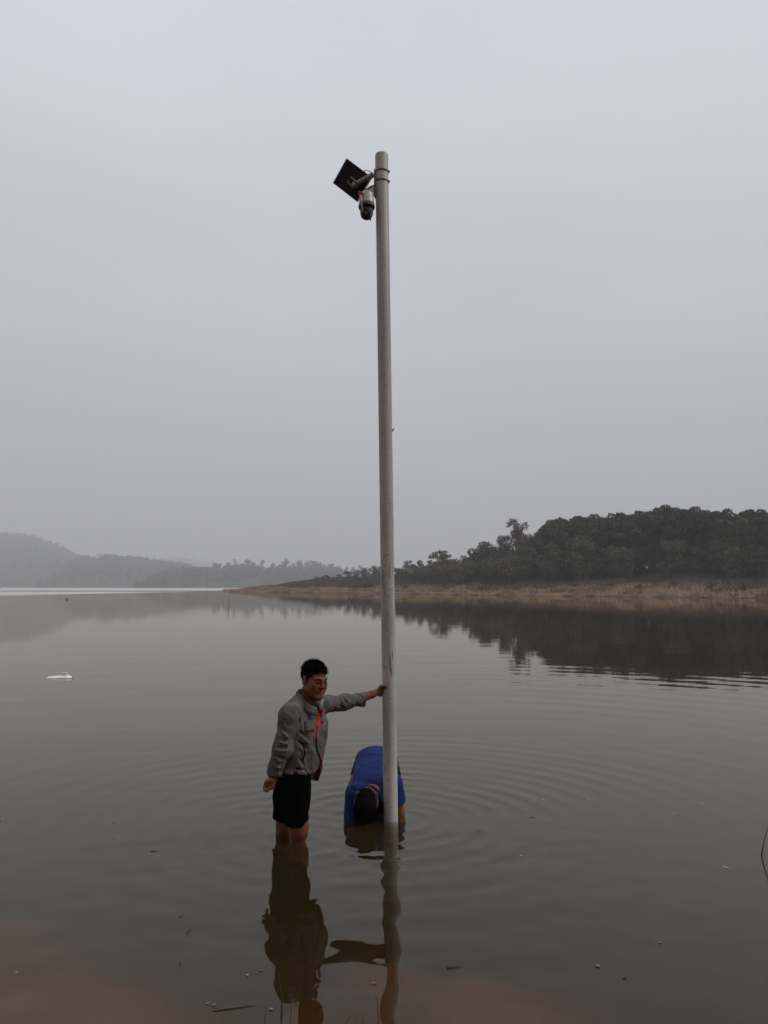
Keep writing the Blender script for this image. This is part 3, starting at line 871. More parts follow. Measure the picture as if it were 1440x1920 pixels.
def s_hair(p, c, R, fringe=0.059, nape=-0.055, s=1.0):
    q = (p - c) @ R / s
    d = s_ell(q, (0, -0.018, 0.036), (0.081, 0.102, 0.086))
    d = smin(d, s_ell(q, (0, -0.045, -0.02), (0.066, 0.066, 0.078)), 0.02) if nape < -0.09 else d
    d = d + 0.004 * vnoise(q * 70) + 0.003 * vnoise(q * 150)
    # cut: hairline at the front, in front of the ear, and the nape
    front = np.where(q[:, 1] > 0.02, fringe, np.where(q[:, 1] > -0.015, 0.012, nape))
    y = q[:, 1]
    line = np.interp(y, [-0.12, -0.03, -0.005, 0.015, 0.035, 0.055, 0.075, 0.11], [nape, nape * 0.7, -0.012, -0.004, 0.022, fringe - 0.006, fringe, fringe + 0.006])
    line = line + 0.007 * vnoise(q * np.array([120, 120, 10.0])) + 0.004 * vnoise(q * np.array([60, 60, 10.0]))
    return smax(d, line - q[:, 2], 0.006)
def spikes(c, R, fn, n, seed, zmin, L=(0.008, 0.02), w=0.0024):
    """short tufts of hair standing off the cap"""
    rs = np.random.RandomState(seed)
    V, Fc = [], []
    while len(Fc) < n:
        d = N(rs.normal(size=3)); 
        if d[2] < zmin: continue
        q = np.array([0, -0.016, 0.040]) + d * np.array([0.082, 0.103, 0.088])
        lean = N(d + np.array([rs.normal() * .35, 0.35 + rs.normal() * .3, 0.25 + rs.normal() * .3]))
        t = N(np.cross(lean, rs.normal(size=3)))
        ln = rs.uniform(*L)
        b = len(V)
        for s in (q - t * w - d * 0.004, q + t * w - d * 0.004, q + lean * ln):
            V.append(c + R @ s)
        Fc.append((b, b + 1, b + 2))
    return V, Fc
def finger(pts, r0, r1):
    return [np.asarray(p, float) for p in pts], list(np.linspace(r0, r1, len(pts)))

# ------------------------------------------------------------------ man in the grey jacket
man = empty("person", "man in an open grey work jacket and black shorts, one arm out holding the pole", "person")
man.location = (MAN_B[0], MAN_B[1], -0.42)
bpy.context.view_layer.update()
MINV = man.matrix_world.inverted()
FW = np.array([0.82, -0.57, 0.0]); LF = np.array([0.57, 0.82, 0.0])
HC, HR = head_frame(at(589.5, 1274, 5.40), (0.68, -0.72, -0.16), (0.10, -0.05, 1))
def pole_c(z): 
    t = z / 5.18
    return np.array([0.0513 + (-0.0193 - 0.0513) * t, 5.885, z])
PR = 0.0525
def on_pole(deg, z, r):
    c = pole_c(z); a = math.radians(deg)
    return c + np.array([math.cos(a) * r, math.sin(a) * r, 0])
# right arm (near the lens), hanging back
RS, RE, RW = at(541, 1338, 5.27), at(530, 1404, 5.24), at(514, 1451, 5.24)
LS, LE, LW = at(600, 1322, 5.60), at(642, 1317, 5.72), at(698, 1302, 5.845)
RHIP, RKN, RAN = at(556, 1455, 5.37), at(558, 1543, 5.40), np.array([-0.585, 5.45, -0.40])
LHIP, LKN, LAN = at(540, 1455, 5.54), at(532, 1535, 5.57), np.array([-0.735, 5.62, -0.42])
hz_ = at(708, 1293, 5.87)[2]
def hand_left(p): return local(p, at(700, 1298, 5.86), 0.26, hand_left_)
def hand_left_(p):
    w = LW
    palm = on_pole(187, hz_ - 0.012, PR + 0.016)
    d = s_cone(p, at(676, 1309, 5.81), w, 0.036, 0.027)
    d = smin(d, s_cone(p, w, palm, 0.026, 0.024), 0.015)
    d = smin(d, s_ell(p, on_pole(180, hz_ - 0.012, PR + 0.014), (0.017, 0.044, 0.046)), 0.018)
    for k, (dz, L) in enumerate([(0.026, 88), (0.008, 95), (-0.012, 88), (-0.031, 70)]):
        pts = [on_pole(165 - L * s, hz_ + dz - 0.008 + 0.012 * s, PR + 0.0095) for s in (0, 0.3, 0.6, 0.85, 1.0)]
        d = smin(d, s_chain(p, pts, np.linspace(0.0108, 0.0082, 5)), 0.006)
    th = [on_pole(188, hz_ - 0.022, PR + 0.020), on_pole(204, hz_ + 0.006, PR + 0.018), on_pole(222, hz_ + 0.026, PR + 0.013), on_pole(246, hz_ + 0.032, PR + 0.0105)]
    return smin(d, s_chain(p, th, [0.019, 0.0155, 0.0125, 0.0100]), 0.012)
def hand_right(p): return local(p, at(507, 1466, 5.24), 0.24, hand_right_)
def hand_right_(p):
    k0 = at(507, 1473, 5.24)
    d = s_cone(p, RE * 0.35 + RW * 0.65, at(511.5, 1460, 5.24), 0.034, 0.026)
    d = smin(d, s_cone(p, at(511.5, 1458, 5.24), k0, 0.026, 0.027), 0.015)
    d = smin(d, s_ell(p, at(508.5, 1468, 5.245), (0.024, 0.036, 0.036)), 0.015)
    for k in range(4):
        dy = -0.034 + 0.0235 * k; q = 1 - abs(k - 1.3) * 0.09
        o = np.array([0, dy, 0])
        a = at(506.5, 1474.5, 5.245) + o; b = at(502.0, 1481.0 - k * .5, 5.245) + o; c_ = at(496.5, 1479.0 - k, 5.24) + o * .9; e = at(495.0, 1475.0 - 1.2 * k, 5.235) + o * .85
        d = smin(d, s_chain(p, [a, a + (b - a) * q, a + (c_ - a) * q, a + (e - a) * q], [0.0105, 0.0098, 0.009, 0.008]), 0.004)
    th = [at(510, 1463, 5.22), at(504, 1463, 5.205), at(499.5, 1466, 5.20), at(497, 1469.5, 5.20)]
    return smin(d, s_chain(p, th, [0.016, 0.0135, 0.011, 0.009]), 0.008)
def s_man_body(p):
    d = s_head(p, HC, HR)
    neck0 = HC + HR @ np.array([0, -0.022, -0.06]); neck1 = at(579, 1322, 5.45)
    d = smin(d, s_cone(p, neck0, neck1, 0.052, 0.062), 0.025)
    d = smin(d, s_loft(p, at(551, 1458, 5.45), at(579, 1318, 5.46), LF, [(0, 0, 0, .14, .10), (.4, 0, 0, .15, .105), (.75, 0, 0, .16, .10), (1, 0, 0, .06, .06)]), 0.03)
    d = smin(d, s_chain(p, [RS, RE, RW], [0.052, 0.042, 0.030]), 0.02)
    d = smin(d, hand_right(p), 0.012)
    d = smin(d, s_chain(p, [LS, LE, at(678, 1308.5, 5.815)], [0.05, 0.04, 0.034]), 0.02)
    d = smin(d, hand_left(p), 0.012)
    for hip, kn, an in ((RHIP, RKN, RAN), (LHIP, LKN, LAN)):
        kn2 = kn + np.array([0.012, -0.006, 0.0])
        calf = kn * 0.6 + an * 0.4 - FW * 0.018
        d = smin(d, s_chain(p, [hip, kn2, kn2 + np.array([0, 0, -0.05]), calf, an], [0.085, 0.060, 0.056, 0.055, 0.036], 0.03), 0.02)
        d = d - 0.004 * fold(p, kn2 + FW * 0.05 + np.array([0, 0, .02]), kn2 + FW * 0.05 - np.array([0, 0, .05]), 0.025)
        d = smin(d, s_cone(p, an + np.array([0, 0, -0.015]), an + FW * 0.17 + np.array([0, 0, -0.045]), 0.036, 0.028), 0.02)
    return d
def child(o, root):
    o.parent = root; o.matrix_parent_inverse = root.matrix_world.inverted(); return o
def sdf_child(name, fn, lo, hi, h, m, root, smooth_it=2):
    return child(sdf_mesh(name, fn, lo, hi, h, m, None, smooth_it), root)
def mb_child(mb, name, m, root, **k):
    return child(mb.build(name, m, None, **k), root)
man_body = sdf_child("body", s_man_body, (-0.92, 5.08, -0.50), (0.16, 6.02, 1.25), 0.0042, M_skin, man)
# hair
mh_ = sdf_child("hair", lambda p: s_hair(p, HC, HR), HC - 0.15, HC + 0.16, 0.003, M_hair, man, 1)
V, Fc = spikes(HC, HR, None, 1300, 3, 0.16, (0.006, 0.022), 0.003)
mb = MB().add(V, Fc); mb_child(mb, "hair_tufts", M_hair, man, smooth=False)
HL = lambda x, y, z: HC + HR @ np.array([x, y, z])
for s in (-1, 1):
    e = child(sdf_mesh("eye", lambda p: smax(s_ell((p - HC) @ HR, (s * 0.0315, 0.0835, 0.0005), (0.0122, 0.0078, 0.0030)), -1e3 + 0 * p[:, 0], 0.001), HL(s * 0.0315, 0.0835, 0) - 0.018, HL(s * 0.0315, 0.0835, 0) + 0.018, 0.0012, M_eye, None, 0), man)
    ir = child(sdf_mesh("iris", lambda p: s_ell((p - HC) @ HR, (s * 0.0315 - 0.001, 0.0880, 0.0005), (0.0052, 0.0045, 0.0034)), HL(s * 0.0315, 0.088, 0) - 0.012, HL(s * 0.0315, 0.088, 0) + 0.012, 0.0009, M_iris, None, 0), e)
    lid = MB().tube([HL(s * 0.0175, 0.0868, 0.001), HL(s * 0.025, 0.0905, 0.0048), HL(s * 0.034, 0.0905, 0.0056), HL(s * 0.0475, 0.0810, 0.001)], [0.0010, 0.0017, 0.0017, 0.0010], 6)
    child(lid.build("eyelid", M_iris, None), man)
    br = MB().tube([HL(s * 0.0135, 0.0955, 0.0195), HL(s * 0.026, 0.0945, 0.0255), HL(s * 0.040, 0.0855, 0.0265), HL(s * 0.050, 0.0745, 0.0215)], [0.0022, 0.0034, 0.0030, 0.0012], 6)
    child(br.build("eyebrow", M_hair, None), man)

# grey jacket
JA, JB = at(549, 1482, 5.45), at(580, 1312, 5.46)
HEM = at(545, 1451, 5.45)
UPZ = np.array([0, 0, 1.0])
J_FOLDS = []
def jf(p0, p1, w, dep, Y=5.25):
    a_, b_ = np.array(p0, float), np.array(p1, float)
    t_ = (b_ - a_) / np.linalg.norm(b_ - a_); nrm_ = np.array([-t_[1], t_[0]]) * (1.75 * w * 0.72 / 0.00364)
    J_FOLDS.append((at(*a_, Y), at(*b_, Y), w * 0.6, dep * 1.75))
    J_FOLDS.append((at(*(a_ + nrm_), Y), at(*(b_ + nrm_), Y), w * 0.7, -dep * 1.05))
# sleeve of the hanging arm: diagonal drags from the shoulder, bunching at the elbow and above the cuff
for a, b, w, dep in [((528, 1345), (548, 1372), .016, .012), ((535, 1340), (556, 1362), .013, .010), ((523, 1362), (552, 1384), .016, .013), ((548, 1350), (560, 1382), .013, .012),
                     ((520, 1384), (548, 1394), .014, .010), ((516, 1402), (546, 1404), .013, .012), ((514, 1416), (540, 1428), .014, .012), ((510, 1430), (534, 1440), .013, .010),
                     ((540, 1366), (550, 1398), .012, .009), ((506, 1443), (528, 1450), .011, .009), ((531, 1356), (540, 1400), .012, -.007), ((520, 1410), (524, 1445), .012, -.006)]:
    jf(a, b, w, dep, 5.18)
# armhole seam
jf((549, 1320), (561, 1340), .006, .004, 5.24); jf((561, 1340), (563, 1372), .006, .004, 5.24)
# body of the jacket
for a, b, w, dep in [((563, 1372), (598, 1402), .016, .012), ((556, 1388), (590, 1416), .018, .013), ((560, 1418), (572, 1442), .014, .012), ((552, 1440), (590, 1448), .013, .011),
                     ((545, 1448), (585, 1455), .010, -.008), ((575, 1340), (592, 1362), .014, .008), ((568, 1330), (572, 1372), .015, .012), ((580, 1395), (602, 1420), .014, -.009), ((572, 1400), (574, 1425), .012, .010),
                     ((585, 1420), (600, 1432), .016, -.012), ((556, 1404), (566, 1432), .011, -.008)]:
    jf(a, b, w, dep, 5.29)
# outstretched sleeve
for a, b, w, dep in [((612, 1306), (622, 1330), .013, .010), ((622, 1303), (640, 1326), .015, .011), ((640, 1302), (652, 1324), .012, .009), ((655, 1299), (658, 1322), .010, .012), ((604, 1310), (612, 1332), .012, .011), ((666, 1300), (676, 1318), .010, .007), ((628, 1318), (650, 1312), .012, -.006)]:
    jf(a, b, w, dep, 5.66)
CUFF_R = at(509, 1457, 5.24)
JROT = np.array(Matrix.Rotation(0.7, 3, 'Y') @ Matrix.Rotation(0.5, 3, 'X')); JROT2 = np.array(Matrix.Rotation(-0.9, 3, 'Y') @ Matrix.Rotation(0.3, 3, 'Z'))
def s_jacket(p):
    d = s_loft(p, JA, JB, LF, [(0, 0, 0.0, .165, .142), (.17, 0, 0.0, .168, .144), (.23, 0, 0, .182, .158), (.36, 0, 0, .182, .152), (.58, 0, 0, .194, .142), (.76, 0, 0, .198, .128), (.88, 0, 0, .150, .100), (1, 0, 0, .085, .082)], cap=0.025)
    d = smin(d, s_chain(p, [at(560, 1318, 5.38), RS, RE, at(511.5, 1455, 5.24)], [0.06, 0.068, 0.061, 0.048], 0.03), 0.012)
    d = smin(d, s_chain(p, [at(590, 1318, 5.55), LS, LE, at(683, 1309.5, 5.815)], [0.06, 0.066, 0.056, 0.045], 0.03), 0.028)
    hh = (p - HEM) @ N(np.array([0, 0, 1.0]) + FW * 0.16)
    d = d + 0.007 * np.exp(-((hh - 0.040) / 0.009) ** 2) - 0.004 * np.exp(-((hh - 0.062) / 0.014) ** 2) + np.where(hh < 0.06, 0.0025 * np.sin((p @ LF) * 260 + 3 * np.sin(p[:, 0] * 60)), 0)
    d = smax(d, -hh, 0.006)
    # open cuff hanging under the outstretched wrist
    d = smin(d, s_cone(p, at(668, 1313, 5.80), at(681, 1320, 5.81), 0.036, 0.026), 0.010)
    near = np.abs(d) < 0.05
    if near.any():
        pn = p[near]
        d[near] += folds(pn, J_FOLDS) + 0.0045 * vnoise(pn * 15) + 0.011 * np.abs(vnoise(pn @ JROT * np.array([9.0, 24.0, 13.0]))) + 0.004 * np.abs(vnoise(pn @ JROT2 * np.array([14.0, 40.0, 22.0]) + 7)) - 0.003
    # cut ends: cuffs and hem
    ax = N(at(511, 1457, 5.24) - RE)
    d = np.where(((p - RE) @ ax > 0) & (np.linalg.norm(p - RE, axis=-1) < 0.36), smax(d, (p - at(509.5, 1456.5, 5.24)) @ ax, 0.006), d)
    d = smax(d, np.where(p[:, 2] > 0.8, (p - at(685.5, 1312, 5.815)) @ N(np.array([1, .1, 0.05])), -1), 0.005)
    # neck opening
    nk = s_cone(p, at(577, 1330, 5.42), HC, 0.050, 0.075)
    return smax(d, -nk, 0.01)
jacket = sdf_child("jacket", s_jacket, (-0.93, 5.03, 0.36), (0.0, 5.98, 1.1), 0.0042, M_jacket, man, 1)
# collar: two rows around the neck, folded outwards
cc = at(578, 1306, 5.43)
col = MB(); rows = []
for k in range(25):
    a = math.radians(-158 + 316 * k / 24) ; fr = (1 - math.cos(a)) / 2      # a = 0 is the back of the neck
    back = -FW * math.cos(a); side = LF * math.sin(a)
    zt = 0.050 * (1 - fr) - 0.062 * fr
    inner = cc + back * 0.066 + side * 0.066 + UPZ * zt + FW * 0.028 * fr
    outer = cc + back * 0.094 + side * 0.092 + UPZ * (zt - 0.046 - 0.018 * fr) + FW * 0.030 * fr
    mid = cc + back * 0.082 + side * 0.080 + UPZ * (zt - 0.008) + FW * 0.028 * fr
    low = cc + back * 0.062 + side * 0.062 + UPZ * (zt - 0.060) + FW * 0.024 * fr
    rows.append([low, inner, mid, outer])
V = [q for r in rows for q in r]
Fc = [(i * 4 + j, i * 4 + j + 1, (i + 1) * 4 + j + 1, (i + 1) * 4 + j) for i in range(24) for j in range(3)]
cob = child(MB().add(V, Fc).build("collar", M_jacket, None), jacket)
sm = cob.modifiers.new('sub', 'SUBSURF'); sm.levels = sm.render_levels = 2
sm = cob.modifiers.new('sol', 'SOLIDIFY'); sm.thickness = 0.005
def strip_child(name, rows, m, root, off=0.004, thick=0.004, dens=5):
    V, Fc = patch(s_jacket, subdiv(rows, dens), off)
    o = child(MB().add(V, Fc).build(name, m, None), root)
    s = o.modifiers.new('sol', 'SOLIDIFY'); s.thickness = thick; s.offset = 0
    return o
strip_child("lining", [((596.5, 1333), (605.5, 1332)), ((596.8, 1340), (606, 1338)), ((595.6, 1352), (604, 1350)), ((594.8, 1366), (599.2, 1364)), ((594, 1378), (596.2, 1377)), ((593.6, 1388), (594.2, 1388))], M_red, jacket, 0.004)
strip_child("placket_edge", [((592.6, 1384), (594.6, 1384)), ((592, 1398), (594, 1398)), ((594, 1408), (596, 1407)), ((598, 1418), (600, 1416)), ((600.5, 1428), (602.5, 1427)), ((599, 1440), (601, 1440))], M_black, jacket, 0.003, 0.002)
# pocket flaps with red piping
fl = [((571, 1354), (592, 1346)), ((571, 1360), (592.5, 1352)), ((571.5, 1367), (592.5, 1359)), ((573, 1373.5), (592, 1367))]
f1 = strip_child("pocket_flap", fl, M_jacket, jacket, 0.007, 0.005)
pts = [trace(s_jacket, *q, 0.011) for q in [(570.5, 1358), (571, 1366), (572.6, 1373.5), (576, 1375.5), (581, 1374.5), (586, 1371.5), (592, 1367.5)]]
child(MB().tube([q for q in pts if q is not None], 0.0014, 6).build("piping", M_pipe, None), jacket)
f2 = strip_child("pocket_flap", [((601, 1340), (607, 1338)), ((601, 1348), (608, 1347)), ((601.5, 1355), (607.5, 1354))], M_jacket, jacket, 0.006, 0.004)
pts = [trace(s_jacket, *q, 0.009) for q in [(601.5, 1355.5), (604, 1358), (607, 1356.5), (608, 1351)]]
child(MB().tube([q for q in pts if q is not None], 0.0013, 6).build("piping", M_pipe, None), jacket)
# slanted side pocket welt, and the loose front corner that shows its red inside
strip_child("pocket_welt", [((566, 1394), (568.5, 1393)), ((569, 1404), (571.5, 1403)), ((570.5, 1414), (573, 1413)), ((567, 1424), (569.5, 1424))], M_black, jacket, 0.003, 0.002)
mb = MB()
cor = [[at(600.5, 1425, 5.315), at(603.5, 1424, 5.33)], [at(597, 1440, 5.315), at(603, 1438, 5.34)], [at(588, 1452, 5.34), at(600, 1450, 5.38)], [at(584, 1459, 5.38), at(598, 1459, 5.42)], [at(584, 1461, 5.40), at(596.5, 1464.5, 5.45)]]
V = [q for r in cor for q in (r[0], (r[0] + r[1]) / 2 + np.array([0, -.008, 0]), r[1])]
fr_ = child(mb.add(V, [(i * 3 + j, i * 3 + j + 1, i * 3 + j + 4, i * 3 + j + 3) for i in range(4) for j in range(2)]).build("loose_front", M_red_shaded, None), jacket)
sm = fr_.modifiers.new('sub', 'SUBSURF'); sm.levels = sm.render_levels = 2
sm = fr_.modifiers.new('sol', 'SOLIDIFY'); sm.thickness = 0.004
# undershirt in the neck opening
us = child(MB().add([at(601, 1309, 5.40), at(606, 1312, 5.42), at(599, 1318, 5.375), at(604.5, 1320, 5.40), at(598.5, 1330, 5.36), at(602, 1331, 5.38)], [(0, 1, 3, 2), (2, 3, 5, 4)]).build("undershirt", M_undershirt, None), man)
sm = us.modifiers.new('sol', 'SOLIDIFY'); sm.thickness = 0.006
# buttons on the cuff
for q in [(675.5, 1308.5), (678.5, 1325)]:
    pt = trace(s_jacket, *q, 0.003)
    if pt is None: continue
    child(MB().tube([pt + np.array([0, .003, 0]), pt + np.array([0, -.004, 0])], [0.006, 0.006], 10).build("button", M_button, None), jacket)

# black shorts, rolled at the hem
def s_shorts(p):
    d = s_loft(p, at(545, 1472, 5.46), at(549, 1446, 5.455), LF, [(0, 0, 0, .150, .115), (1, 0, 0, .138, .112)], cap=0.02)
    for hip, kn, lo_, a_off in ((RHIP, RKN, at(556.5, 1541, 5.395), 0), (LHIP, LKN, at(533, 1532, 5.565), 0)):
        d = smin(d, s_chain(p, [hip, hip * .5 + lo_ * .5, lo_], [0.105, 0.088, 0.076], 0.03), 0.035)
        axl = N(lo_ - hip)
        d = smax(d, np.where(np.linalg.norm(p - lo_, axis=-1) < 0.14, (p - lo_) @ axl, -1), 0.008)
        rl = lo_ - axl * 0.012
        r_ = p - rl; hgt = r_ @ axl; rad = np.linalg.norm(r_ - hgt[:, None] * axl, axis=-1)
        d = smin(d, np.sqrt((rad - 0.071) ** 2 + (np.maximum(np.abs(hgt) - 0.016, 0)) ** 2) - 0.0105, 0.006)
    d = d + 0.004 * vnoise(p * np.array([16, 16, 30.0])) + 0.0025 * vnoise(p * 34)
    return d
shorts = sdf_child("shorts", s_shorts, (-0.93, 5.15, 0.0), (-0.38, 5.78, 0.56), 0.0056, M_black, man, 2)

# ------------------------------------------------------------------ man in the blue shirt, bent double behind the pole
blue = empty("person", "man in a blue T-shirt bent double with his head at the water behind the pole", "person")
blue.location = (-0.09, 6.55, -0.5)
bpy.context.view_layer.update()
BX = np.array([1.0, 0, 0])
BA, BB = at(706, 1420, 6.58), at(701, 1489, 6.02)
BHC, BHR = head_frame(at(687, 1508, 5.86), (0.12, 0.80, -0.58), (-0.10, -0.55, -0.82))
SL, SR = at(737, 1469, 6.08), at(667, 1489, 5.99)        # his left shoulder shows on the right
ER, HRH = np.array([-0.245, 5.93, -0.10]), pole_c(-0.36) + np.array([-0.085, -0.01, 0.0])
EL, HLH = np.array([0.125, 6.08, -0.03]), pole_c(-0.34) + np.array([0.085, 0.03, 0.0])
def grip(p, side, z): return local(p, pole_c(z), 0.2, lambda w: grip_(w, side, z))
def grip_(p, side, z):
    """hand closed on the pole under water"""
    b0 = 180 if side < 0 else 0; sg = -1 if side < 0 else 1
    d = s_ell(p, on_pole(b0, z, PR + 0.02), (0.018, 0.042, 0.042))
    for k, L in enumerate((80, 92, 86, 68)):
        pts = [on_pole(b0 + sg * (15 + L * s), z + 0.03 - 0.02 * k, PR + 0.0095) for s in (0, .35, .7, 1)]
        d = smin(d, s_chain(p, pts, [0.0108, 0.0102, 0.0092, 0.0082]), 0.005)
    th = [on_pole(b0 - sg * a, z + 0.012 * i, PR + r) for i, (a, r) in enumerate([(5, .02), (22, .017), (45, .012), (66, .010)])]
    return smin(d, s_chain(p, th, [0.018, 0.0145, 0.012, 0.0095]), 0.01)
BHIP = [at(687, 1428, 6.6), at(725, 1428, 6.6)]
BKN = [at(665, 1478, 6.46), at(741, 1478, 6.46)]
BAN = [np.array([-0.28, 6.62, -0.47]), np.array([0.11, 6.62, -0.47])]
def s_blue_body(p):
    d = s_head(p, BHC, BHR, 1.05)
    d = smin(d, s_cone(p, BHC + BHR @ np.array([0, -0.022, -0.06]), BB + np.array([-.01, 0.03, 0.0]), 0.054, 0.066), 0.025)
    d = smin(d, s_loft(p, BA, BB, BX, [(0, 0, 0, .13, .09), (.5, 0, 0, .14, .09), (.9, 0, 0, .15, .08), (1, 0, 0, .10, .07)]), 0.03)
    for S_, E_, H_, sd__ in ((SL, EL, HLH, 1), (SR, ER, HRH, -1)):
        d = smin(d, s_chain(p, [S_, E_, H_], [0.052, 0.042, 0.028]), 0.02)
    d = smin(d, grip(p, -1, -0.36), 0.015)
    d = smin(d, grip(p, 1, -0.34), 0.015)
    for h_, k_, a_ in zip(BHIP, BKN, BAN):
        d = smin(d, s_chain(p, [h_, k_, k_ * .6 + a_ * .4 + np.array([0, .02, 0]), a_], [0.085, 0.058, 0.054, 0.036], 0.03), 0.02)
        d = smin(d, s_cone(p, a_, a_ + np.array([0, -0.17, -0.02]), 0.034, 0.026), 0.02)
    return d
sdf_child("body", s_blue_body, (-0.42, 5.68, -0.56), (0.34, 6.80, 0.52), 0.0046, M_skin, blue)
sdf_child("hair", lambda p: s_hair(p, BHC, BHR, 0.05, -0.105, 1.05), BHC - 0.19, BHC + 0.19, 0.003, M_hair, blue, 1)
V, Fc = spikes(BHC, BHR * 1.05, None, 500, 9, -0.4, (0.006, 0.011))
mb_child(MB().add(V, Fc), "hair_tufts", M_hair, blue, smooth=False)
B_FOLDS = [(at(660, 1466, 5.98), at(740, 1446, 6.04), .012, .013), (at(662, 1456, 6.02), at(736, 1437, 6.10), .016, -.008), (at(676, 1402, 6.42), at(742, 1410, 6.40), .012, .009), (at(676, 1408, 6.38), at(742, 1418, 6.36), .014, -.007), (at(664, 1460, 6.0), at(718, 1452, 6.05), .016, .010), (at(680, 1466, 5.98), at(720, 1458, 6.0), .012, -.008), (at(690, 1405, 6.4), at(735, 1412, 6.4), .016, .008), (at(668, 1418, 6.3), at(660, 1470, 6.05), .016, -.007),
           (at(655, 1470, 5.95), at(672, 1500, 5.92), .014, .010), (at(678, 1440, 6.2), at(716, 1438, 6.2), .02, .006), (at(664, 1480, 5.93), at(678, 1488, 5.92), .010, .008)]
def s_shirt(p):
    d = s_loft(p, BA, BB, BX, [(0, 0, 0, .156, .118), (.3, 0, 0, .164, .124), (.7, 0, 0, .178, .132), (.92, 0, 0, .172, .115), (1, 0, 0, .140, .09)], cap=0.05)
    d = smin(d, s_ell(p, (0.0, 6.2, 0.10), (0.16, 0.24, 0.095)), 0.05)      # cloth hanging from the chest
    # left sleeve ends on the upper arm, right sleeve reaches the water
    sl_end = SL + (EL - SL) * 0.62; sr_end = SR + (ER - SR) * 0.88
    dl = smax(s_chain(p, [SL + np.array([-.05, .02, .0]), SL, sl_end], [0.07, 0.072, 0.066], 0.02), (p - sl_end) @ N(EL - SL), 0.006)
    dr = smax(s_chain(p, [SR + np.array([.05, .02, .0]), SR, sr_end], [0.07, 0.074, 0.066], 0.02), (p - sr_end) @ N(ER - SR), 0.006)
    d = smin(smin(d, dl, 0.035), dr, 0.035)
    near = np.abs(d) < 0.05
    if near.any():
        pn = p[near]
        d[near] += folds(pn, B_FOLDS) + 0.003 * vnoise(pn * 14) + 0.006 * np.abs(vnoise(pn @ JROT * np.array([7.0, 9.0, 20.0]) + 3)) - 0.002
    nk = s_cone(p, BB + np.array([-0.01, 0.02, 0.02]), BHC, 0.054, 0.088)
    return smax(d, -nk, 0.012)
shirt = sdf_child("t_shirt", s_shirt, (-0.42, 5.72, -0.16), (0.36, 6.80, 0.60), 0.0050, M_blue, blue, 2)
nc = BHC * 0.46 + BB * 0.54 + np.array([-.004, 0.0, 0.010]); na = N(BHC - BB)
n1 = N(np.cross(na, UPZ)); n2 = np.cross(n1, na)
ring = [nc + n1 * 0.078 * math.cos(a) + n2 * 0.080 * math.sin(a) for a in np.linspace(-0.6, math.pi + 0.6, 28)]
child(MB().tube(ring, 0.014, 8).build("collar", M_blue, None), shirt)
def s_bshorts(p):
    d = s_loft(p, BA + np.array([0, .12, -.04]), BA + np.array([0, -.06, -.02]), BX, [(0, 0, 0, .15, .11), (1, 0, 0, .155, .112)], cap=0.04)
    for h_, k_ in zip(BHIP, BKN):
        e_ = h_ + (k_ - h_) * 0.62
        q = smax(s_chain(p, [h_, e_], [0.095, 0.080]), (p - e_) @ N(k_ - h_), 0.008)
        d = smin(d, q, 0.03)
    return d + 0.003 * vnoise(p * 22)
sdf_child("shorts", s_bshorts, (-0.42, 6.2, 0.0), (0.30, 6.88, 0.50), 0.0075, M_navy, blue, 2)
